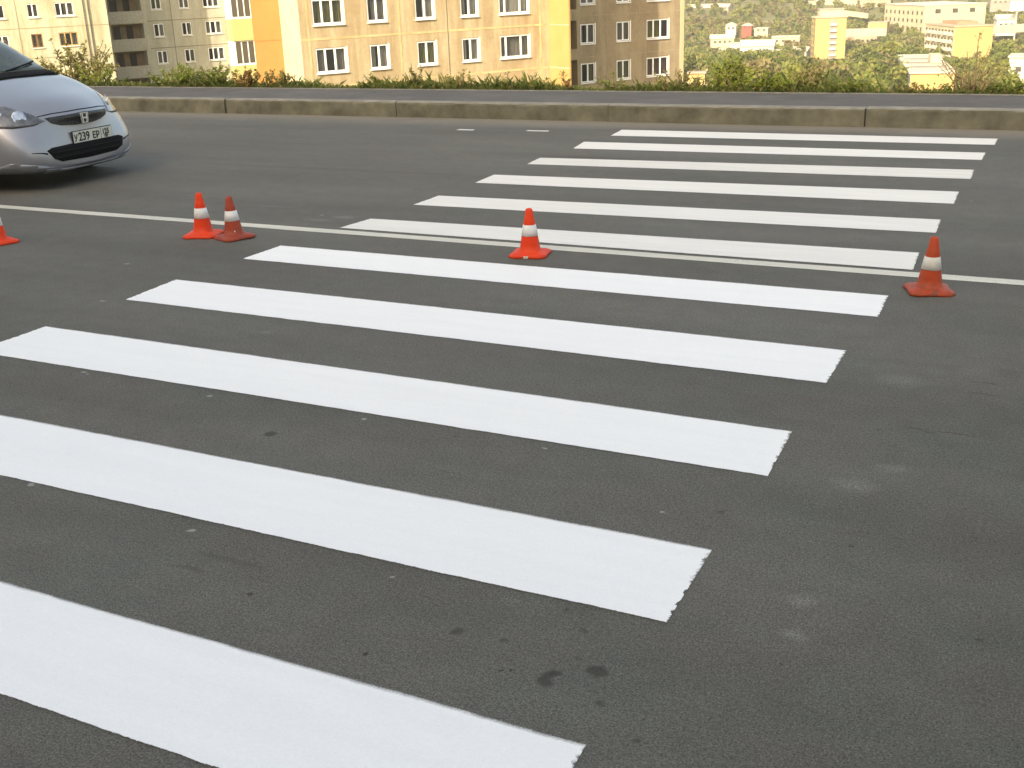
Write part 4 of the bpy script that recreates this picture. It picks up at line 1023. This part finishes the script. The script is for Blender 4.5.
# ------------------------------------------------------------------ the far side of the valley
def dirpt(px, py, D):
    d = Fv + Rv * ((px - 512) / 1146.58) - Uv * ((py - 384) / 1146.58); k = D / math.hypot(d.x, d.y); return Vector((d.x * k, d.y * k, CAM_H + d.z * k))
def simple(c): return mat('far_' + str(len(bpy.data.materials)), c, .9, col2=tuple(min(1, v * 1.15) for v in c), scale=.35, detail=5)
F_YEL = simple((.33, .245, .095)); F_CRM = simple((.37, .33, .215)); F_WHT = simple((.40, .38, .32)); F_PINK = simple((.33, .245, .165)); F_ROOF = simple((.27, .235, .18)); F_RED = simple((.26, .06, .04))
F_LROOF = simple((.40, .37, .28)); F_WIN = mat('far_window', (.045, .04, .035), .4); F_GREY = simple((.22, .20, .165)); F_BALC = simple((.46, .42, .33)); F_BRN = simple((.26, .165, .10))
def block(name, label, loc, rot, W_, Dp, H_, wall, roofm, fwin=None, swin=None, roof='flat', cat='building', group=None, side_mat=None, balc=None, balc_side=None, over=.35, trim=None):
    """front faces local -y; loc = centre of the footprint on the ground. windows are boxes set into shallow frames"""
    e = empty(name, loc, rot, label=label, cat=cat, group=group); hw, hd = W_ / 2, Dp / 2
    mb = MB(); mb.box(-hw, hw, -hd, hd, -4, H_); w_ = mb.build('wall', wall, e)
    if side_mat:
        mb = MB(); mb.box(-hw - .06, -hw + .02, -hd + .01, hd - .01, -4, H_ - .01); mb.build('side_wall', side_mat, e)
    mb = MB()
    if roof == 'flat': mb.box(-hw - over, hw + over, -hd - over, hd + over, H_, H_ + .45)
    elif roof == 'gable':
        rh = min(W_, Dp) * .28; o_ = .5
        if W_ >= Dp:
            pts = [(-hw - o_, -hd - o_, H_), (hw + o_, -hd - o_, H_), (hw + o_, 0, H_ + rh), (-hw - o_, 0, H_ + rh), (-hw - o_, hd + o_, H_), (hw + o_, hd + o_, H_)]
        else:
            pts = [(-hw - o_, -hd - o_, H_), (-hw - o_, hd + o_, H_), (0, hd + o_, H_ + rh), (0, -hd - o_, H_ + rh), (hw + o_, -hd - o_, H_), (hw + o_, hd + o_, H_)]
        mb.quad(*[pts[i] for i in (0, 1, 2, 3)]); mb.quad(*[pts[i] for i in (3, 2, 5, 4)]); mb.poly([pts[i] for i in (0, 3, 4)]); mb.poly([pts[i] for i in (1, 5, 2)])
    mb.build('roof', roofm, e)
    src = {}
    def put(kind, sx, sz, x, z, face, m_):
        key = (kind, sx, sz, face)
        if key not in src:
            b = MB()
            if face == 'f': b.box(-sx / 2, sx / 2, -.08, .3, 0, sz)
            else: b.box(-.08, .3, -sx / 2, sx / 2, 0, sz)
            o = b.build(kind, m_, e); src[key] = o
        else: o = src[key].copy(); COL.objects.link(o); o.parent = e
        o.location = (x, -hd, z) if face == 'f' else (-hw - .06, x, z)
    if fwin:
        nx, nz, sx, sz, z0, dz = fwin[:6]; m0 = fwin[6] if len(fwin) > 6 else W_ * .08
        for i in range(nx):
            for k in range(nz): put('window', sx, sz, -hw + m0 + (W_ - 2 * m0) * (i + .5) / nx, z0 + dz * k, 'f', F_WIN)
    if swin:
        nx, nz, sx, sz, z0, dz = swin[:6]
        for i in range(nx):
            for k in range(nz): put('window', sx, sz, -hd + Dp * (i + .5) / nx, z0 + dz * k, 's', F_WIN)
    def bal(nx, nz, sx, z0, dz, face, xs=None):
        for x in (xs or [(-hw if face == 'f' else -hd) + (W_ if face == 'f' else Dp) * (i + .5) / nx for i in range(nx)]):
            for k in range(nz):
                key = ('balcony', face, sx)
                if key not in src:
                    b = MB()
                    if face == 'f': b.box(-sx / 2, sx / 2, -1.0, -.92, 0, 1.05); b.box(-sx / 2, sx / 2, -1.0, 0, -.12, 0); b.box(-sx / 2, -sx / 2 + .08, -1, 0, 0, 1.05); b.box(sx / 2 - .08, sx / 2, -1, 0, 0, 1.05)
                    else: b.box(-1.0, -.92, -sx / 2, sx / 2, 0, 1.05); b.box(-1.0, 0, -sx / 2, sx / 2, -.12, 0); b.box(-1, 0, -sx / 2, -sx / 2 + .08, 0, 1.05); b.box(-1, 0, sx / 2 - .08, sx / 2, 0, 1.05)
                    src[key] = b.build('balcony', F_BALC, e); o = src[key]
                else: o = src[key].copy(); COL.objects.link(o); o.parent = e
                o.location = (x, -hd - .02, z0 + dz * k) if face == 'f' else (-hw - .08, x, z0 + dz * k)
    if balc: bal(*balc)
    if balc_side: bal(*balc_side)
    return e
def gp(px, D, z=None):
    p = dirpt(px, 40, D); g = hfun(p.x, p.y); return Vector((p.x, p.y, g if z is None else z))
# yellow tower
p = gp(828, 622, -45)
t = block('tower_block', 'narrow yellow apartment tower with a white balcony strip, across the valley', p, R(22), 15.0, 12, 22.2, F_YEL, F_CRM, None, (2, 7, 1.6, 1.4, 1.2, 2.9), balc=(1, 7, 3.4, 1.1, 2.9, 'f', [1.2]), over=.5)
mb = MB(); mb.box(-.5, 2.9, -6.1, -5.9, .6, 21.5); mb.build('loggia_strip', F_GREY, t)
mb = MB(); mb.box(-5, 6.5, -3, 4.5, 22.6, 26.0); mb.build('roof_house', F_CRM, t); mb = MB(); mb.box(-5.4, 6.9, -3.4, 4.9, 26.0, 26.4); mb.build('roof_house_cover', F_ROOF, t)
# five storey block with balconies and yellow gable
A_ = R(28); pc = dirpt(955, 26, 478); g0 = -36.5; W5, D5 = 14.6, 30.0
c5 = Vector((pc.x, pc.y, g0)) + Vector((math.cos(A_) * W5 / 2 - math.sin(A_) * D5 / 2, math.sin(A_) * W5 / 2 + math.cos(A_) * D5 / 2, 0))
t = block('apartment_building', 'five storey cream building with balconies and a yellow gable, across the valley', c5, A_, W5, D5, 14.6, F_YEL, F_PINK, None, (9, 5, 1.5, 1.3, 1.0, 2.8), side_mat=F_CRM, balc_side=(1, 4, 3.0, 3.3, 2.8, 's', [-12, -6.5, -1, 4.5, 10]), over=.3)
mb = MB(); mb.box(-3, 5, -6, 9, 15.04, 16.2); mb.build('roof_house', F_BRN, t)
# low house with the pale roof
A_ = R(12); fl = dirpt(911, 72, 290); g0 = -28.5
W6, D6 = 9.6, 56
c6 = Vector((fl.x, fl.y, g0)) + Vector((math.cos(A_) * W6 / 2 - math.sin(A_) * D6 / 2, math.sin(A_) * W6 / 2 + math.cos(A_) * D6 / 2, 0))
t = block('low_building', 'long low yellow house with a pale flat roof seen from above, nearest in the valley', c6, A_, W6, D6, fl.z - g0 - .4, F_YEL, F_LROOF, None, (14, 2, 1.6, 1.3, .9, 2.6), side_mat=F_WHT, over=.4)
for yy in (-16, -3, 10):
    mb = MB(); mb.box(-4.1, 3.6, yy - 2.6, yy + 2.6, fl.z - g0 + .052, fl.z - g0 + .20); mb.build('roof_patch', F_GREY, t)
mb = MB(); mb.box(1.0, 3.6, -7, 1, fl.z - g0 + .21, fl.z - g0 + 2.2); mb.build('roof_house', F_CRM, t)
# large cream building at the top
A_ = R(32); pc = dirpt(925, 6, 740); g0 = -40.5; W7, D7 = 37, 58
c7 = Vector((pc.x, pc.y, g0)) + Vector((math.cos(A_) * W7 / 2 - math.sin(A_) * D7 / 2, math.sin(A_) * W7 / 2 + math.cos(A_) * D7 / 2, 0))
block('factory_building', 'very large cream building at the top of the photo with a row of windows', c7, A_, W7, D7, pc.z - g0, F_CRM, F_WHT, (3, 1, 3.2, 2.4, 13.5, 4), (9, 3, 1.8, 2.0, 4.0, 4.4), over=.4)
# white works in the middle of the slope
specs = [(758, 622, 19, 11, 8.5, -41.5, 10, F_WHT, 'gable', 'long white hall with small dark windows on the green slope'),
         (740, 655, 12, 9, 7, -41, 14, F_WHT, 'flat', 'white flat roofed shed behind and left of the long white hall'),
         (786, 690, 17, 10, 5.5, -39, 12, F_CRM, 'flat', 'low cream hall between the long white hall and the yellow tower'),
         (801, 640, 10, 8, 4.5, -43, -5, F_WHT, 'gable', 'small white gabled shed just left of the yellow tower'),
         (722, 668, 14, 8, 5, -37.5, 20, F_CRM, 'gable', 'cream gabled house at the left end of the white works'),
         (731, 735, 7, 7, 5, -33.5, 12, F_WHT, 'gable', 'small white house above the white works, left one'),
         (747, 735, 6.5, 6, 4.2, -33.5, 8, F_RED, 'gable', 'dark red house above the white works'),
         (762, 730, 9, 7, 4, -35, 3, F_CRM, 'flat', 'tiny cream flat house right of the dark red house'),
         (702, 930, 30, 12, 6.5, -27.5, 10, F_WHT, 'flat', 'long white building at the top edge right of the brown building'),
         (722, 900, 12, 8, 4, -27, 0, F_CRM, 'gable', 'small cream house at the top edge, right of the long white building'),
         (852, 700, 16, 9, 6.5, -39.5, 12, F_BRN, 'gable', 'brown house right behind the yellow tower'),
         (866, 690, 14, 9, 6.5, -40, 5, F_PINK, 'flat', 'pinkish flat house between the yellow tower and the large cream building'),
         (878, 735, 12, 9, 9, -37, 0, F_YEL, 'flat', 'small yellow building touching the left of the large cream building'),
         (835, 930, 46, 12, 7, -28, 0, F_CRM, 'flat', 'long cream building at the top edge above the yellow tower'),
         (810, 960, 20, 12, 5, -27, 10, F_WHT, 'gable', 'white gabled house at the top edge left of the long cream building'),
         (873, 915, 24, 12, 6.5, -27.5, 8, F_PINK, 'gable', 'pinkish long house at the top edge left of the large cream building'),
         (1003, 700, 11, 9, 6.5, -33.5, 15, F_WHT, 'gable', 'white gabled house near the billboard in the upper right corner'),
         (1001, 830, 20, 9, 6, -26, 10, F_GREY, 'flat', 'grey flat building behind the white gabled house in the upper right corner'),
         (1030, 330, 8, 10, 7.5, -29.5, 0, F_WHT, 'flat', 'white building cut off by the right edge of the photo'),
         (698, 330, 4.5, 4, 3.2, -28.2, 12, F_YEL, 'flat', 'tiny yellow hut at the foot of the brown building'),
         (715, 640, 12, 7, 5, -43, 18, F_PINK, 'gable', 'small pinkish house low on the slope left of the white works')]
for px, D, W_, Dp, H_, zg, rot, wm, rf, lab in specs:
    if D > 500: H_ *= .68; W_ *= .88
    b = gp(px, D, zg)
    block('house' if W_ < 16 else 'building', lab, b, R(rot), W_, Dp, H_, wm, F_LROOF if wm is not F_YEL else F_ROOF, (max(2, int(W_ / 3)), max(1, int(H_ / 3.2)), 1.3, 1.2, 1.2, 2.9) if W_ > 5 else (1, 1, 1.2, 1.1, 1.1, 3), None, roof=rf, cat='house' if W_ < 16 else 'building')
# billboard and retaining walls
b = gp(1014, 690); zb = dirpt(1014, 18, 690).z
e = empty('billboard', (b.x, b.y, b.z), R(10), label='white billboard on a post in the upper right corner', cat='billboard')
mb = MB(); mb.tube([(0, 0, -1), (0, 0, max(2, dirpt(1014, 12, 690).z - b.z))], .35, 8); mb.build('post', F_WHT, e)
z1 = dirpt(1014, 11, 690).z - b.z; mb = MB(); mb.box(-3.6, 3.6, -.3, .0, z1, z1 + 5.0); mb.build('panel', mat('white_panel', (.85, .85, .82), .6), e)
def wall_seg(px0, py0, D0, px1, py1, D1, h, label, m_):
    a, c = dirpt(px0, py0, D0), dirpt(px1, py1, D1); mid = (a + c) / 2
    e_ = MB(); n = 8; d = (c - a); u = d.cross(Vector((0, 0, 1))).normalized() * .4
    for k in range(n):
        p_, q_ = a + d * (k / n), a + d * ((k + 1) / n)
        for s_ in (1, -1): e_.quad(p_ + u * s_ + Vector((0, 0, -1.5)), q_ + u * s_ + Vector((0, 0, -1.5)), q_ + u * s_ + Vector((0, 0, h)), p_ + u * s_ + Vector((0, 0, h)))
        e_.quad(p_ + u + Vector((0, 0, h)), q_ + u + Vector((0, 0, h)), q_ - u + Vector((0, 0, h)), p_ - u + Vector((0, 0, h)))
    tag(e_.build('retaining_wall', m_, loc=tuple(mid)), label, 'wall')
wall_seg(988, 31, 600, 1060, 26, 640, 2.2, 'pale retaining wall right of the five storey building', F_WHT)
wall_seg(842, 34, 660, 886, 33, 680, 2.6, 'white retaining wall between the yellow tower and the large cream building', F_WHT)
wall_seg(722, 56, 560, 800, 52, 600, 1.8, 'white retaining wall below the white works', F_WHT)
wall_seg(836, 12, 820, 868, 16, 800, 1.6, 'long pale wall above the yellow tower', F_CRM)
# heap of pale rubble beside the brown building
def rubble():
    r = random.Random(9); mb = MB(); c = gp(690, 345)
    for _ in range(420):
        x, y = c.x + r.gauss(0, 7), c.y + r.gauss(0, 8); z = hfun(x, y) + 4.2 * math.exp(-((x - c.x) ** 2 + (y - c.y) ** 2) / 90) + r.uniform(-.3, .3); s_ = r.uniform(.3, .9)
        T = Matrix.Rotation(r.uniform(0, 3), 3, Vector((r.random(), r.random(), r.random() + .1)).normalized()); o_ = Vector((x, y, z))
        mb.box(-s_, s_, -s_ * .7, s_ * .7, -s_ * .5, s_ * .5, T=lambda p, T=T, o_=o_: o_ + T @ p)
    tag(mb.build('rubble', simple((.50, .42, .32))), 'heap of pale rubble beside the brown building', 'rubble', kind='stuff')
rubble()

# ---- trees: rectangles (photo coordinates) where a nearer crown would hide a building that the photo shows clear
KEEP = [(806, 8, 846, 57, 620), (884, 0, 978, 30, 730), (916, 18, 988, 54, 470), (893, 54, 950, 88, 285), (740, 40, 774, 48, 600), (683, 60, 700, 84, 320), (988, 24, 1024, 33, 590), (1004, 0, 1022, 20, 640), (848, 18, 884, 32, 650), (1018, 56, 1024, 80, 320)]
def project(p):
    d = p - Vector((0, 0, CAM_H)); z = d.dot(Fv); return 512 + 1146.58 * d.dot(Rv) / z, 384 - 1146.58 * d.dot(Uv) / z, z
def clear(p, rad, H_):
    a = project(p); bt = project(p + Vector((0, 0, H_))); pr = rad * 1146.58 / a[2]; D = math.hypot(p.x, p.y)
    for x0, y0, x1, y1, Dk in KEEP:
        if D < Dk + 12 and a[0] + pr > x0 and a[0] - pr < x1 and bt[1] < y1 and a[1] > y0: return False
    return True
def crown(mb, c, rx, rz, n, L, r):
    lob = [(rvec(r) * .55, r.uniform(.4, .62)) for _ in range(6)]
    for _ in range(n):
        o_, s_ = r.choice(lob); v = rvec(r).normalized() * r.uniform(.55, 1) * s_ + o_
        p = c + Vector((v.x * rx, v.y * rx, v.z * rz)); d = rvec(r).normalized(); u = d.cross(rvec(r)).normalized() * L * r.uniform(.5, 1); d = d * L * r.uniform(.5, 1)
        mb.quad(p - d - u * .3, p - u, p + d + u * .2, p + u)
FL = [leaf_material('far_leaves_' + n, a, b_, c_, .35, .25) for n, a, b_, c_ in (('yellow', (.13, .145, .028), (.18, .19, .042), (.21, .19, .055)), ('green', (.085, .108, .022), (.13, .155, .035), (.155, .16, .045)), ('tan', (.14, .12, .05), (.20, .17, .075), (.14, .14, .045)), ('dark', (.06, .072, .022), (.095, .11, .035), (.12, .125, .04)))]
rt = random.Random(21)
# nearer trees in the valley, one thing each
names = {0: 'yellow green', 1: 'green', 2: 'tan, half bare', 3: 'dark green'}
near = [(712, 150, 7.5, 3.2, 1), (733, 190, 8, 4, 0), (752, 235, 9, 5, 2), (771, 250, 10, 5.5, 2), (790, 215, 8, 3.6, 0), (812, 260, 10, 5, 2), (828, 240, 9, 4.5, 2), (845, 270, 12, 5.5, 3), (862, 250, 12, 5.4, 0), (880, 285, 14, 6, 1), (886, 235, 9, 4, 0),
        (960, 280, 12, 4.6, 2), (975, 330, 15, 6, 3), (992, 300, 13, 6, 1), (1010, 270, 11, 5, 0), (1005, 360, 16, 6.5, 1), (850, 340, 14, 6.5, 1), (868, 390, 16, 7, 3), (890, 420, 16, 7, 0), (905, 400, 12, 5, 3), (722, 300, 12, 6, 1), (742, 330, 13, 6.5, 3), (765, 350, 14, 6.5, 1),
        (786, 380, 14, 7, 2), (803, 350, 12, 5.5, 3), (700, 260, 8, 4, 0)]
where = ["at the foot of the brown building", "beside the bright green bush", "above the bright green bushes", "left of the dark pointed weed", "behind the dark pointed weed", "below the yellow tower", "just under the yellow tower's right side",
         "right below the yellow tower", "left of the pale roofed house", "touching the pale roofed house's left corner", "low in front of the pale roofed house's left wall", "behind the twiggy bush", "right of the twiggy bush, farther back", "in the gap right of the twiggy bush",
         "near the right edge, in front", "near the right edge, behind", "left of the pale roofed house, second row", "above the pale roofed house's roof corner", "left of the five storey building", "under the five storey building's balconies", "below the pinkish house on the left slope",
         "below the long white hall, left", "below the long white hall, middle", "below the long white hall, right", "left of the yellow tower's foot", "right beside the brown building's corner"]
for (px, D, H_, rx, kd), wh in zip(near, where):
    p = gp(px, D); r = random.Random(int(px * 7 + D))
    if not clear(p, rx, H_): H_ *= .6; rx *= .6
    if not clear(p, rx, H_): continue
    e = empty('tree', (p.x, p.y, p.z), 0, label='%s tree across the valley %s' % (names[kd], wh), cat='tree', group='single trees in the valley')
    mb = MB(); mb.tube([(0, 0, -1), (.1, 0, H_ * .35), (0, .1, H_ * .75)], [rx * .07, rx * .05, rx * .02], 6)
    for k in range(5):
        a = r.uniform(0, 6.28); z0 = H_ * r.uniform(.3, .55); mb.tube([(0, 0, z0), (math.cos(a) * rx * .5, math.sin(a) * rx * .5, z0 + H_ * .22)], [rx * .03, rx * .01], 4)
    mb.build('trunk', M['bark'], e)
    mb = MB(); crown(mb, Vector((0, 0, H_ * .58)), rx * 1.15, H_ * .48, 1500 if kd != 2 else 950, .48 + D * .0008, r); mb.build('crown', FL[kd], e)
# the woods that read as one mass
def woods():
    mbs = [MB() for _ in FL]; r = random.Random(33); cnt = 0
    for _ in range(7500):
        az = R(r.uniform(-21, -2.2)); D = r.choice((r.uniform(230, 560), r.uniform(430, 820), r.uniform(700, 1500)))
        x, y = math.sin(az) * D, math.cos(az) * D
        dn = math.sin(x * .035 + 2) * math.sin(y * .021 + 1) + .5 * math.sin(x * .11 + y * .05)
        if dn < -.85 and r.random() < .75: continue
        z = hfun(x, y); H_ = r.uniform(4.5, 9) if D < 600 else r.uniform(3, 7); rx = H_ * r.uniform(.38, .6); p = Vector((x, y, z))
        if not clear(p, rx, H_): continue
        k = 0 if dn > .75 else 2 if r.random() < .12 else r.choice((0, 1, 1, 3) if D < 620 else (0, 1, 2, 0))
        crown(mbs[k], p + Vector((0, 0, H_ * .5)), rx * 1.1, H_ * .5, int(max(44, 240 - D * .15)), .28 + D * .0009, r); cnt += 1
    for k, (mb, nm) in enumerate(zip(mbs, ('yellow green', 'green', 'tan leafless', 'dark green'))):
        tag(mb.build('far_wood', FL[k]), 'mass of %s trees covering the far slope' % nm, 'woods', kind='stuff')
woods()
# low ground cover hiding the bare slope at the near side

# evening haze filling the valley air
mb = MB(); mb.box(-3300, 3300, -450, 3600, -60, 175)
hm_ = bpy.data.materials.new('haze_air'); hm_.use_nodes = True; q = NB(hm_); q.n.remove(q.n['Principled BSDF'])
pv = q.node('ShaderNodeVolumePrincipled'); pv.inputs['Color'].default_value = (.95, .93, .86, 1); pv.inputs['Density'].default_value = .00026; pv.inputs['Anisotropy'].default_value = .2
q.link(pv.outputs[0], q.n['Material Output'].inputs['Volume'])
tag(mb.build('haze', hm_), kind='stuff')
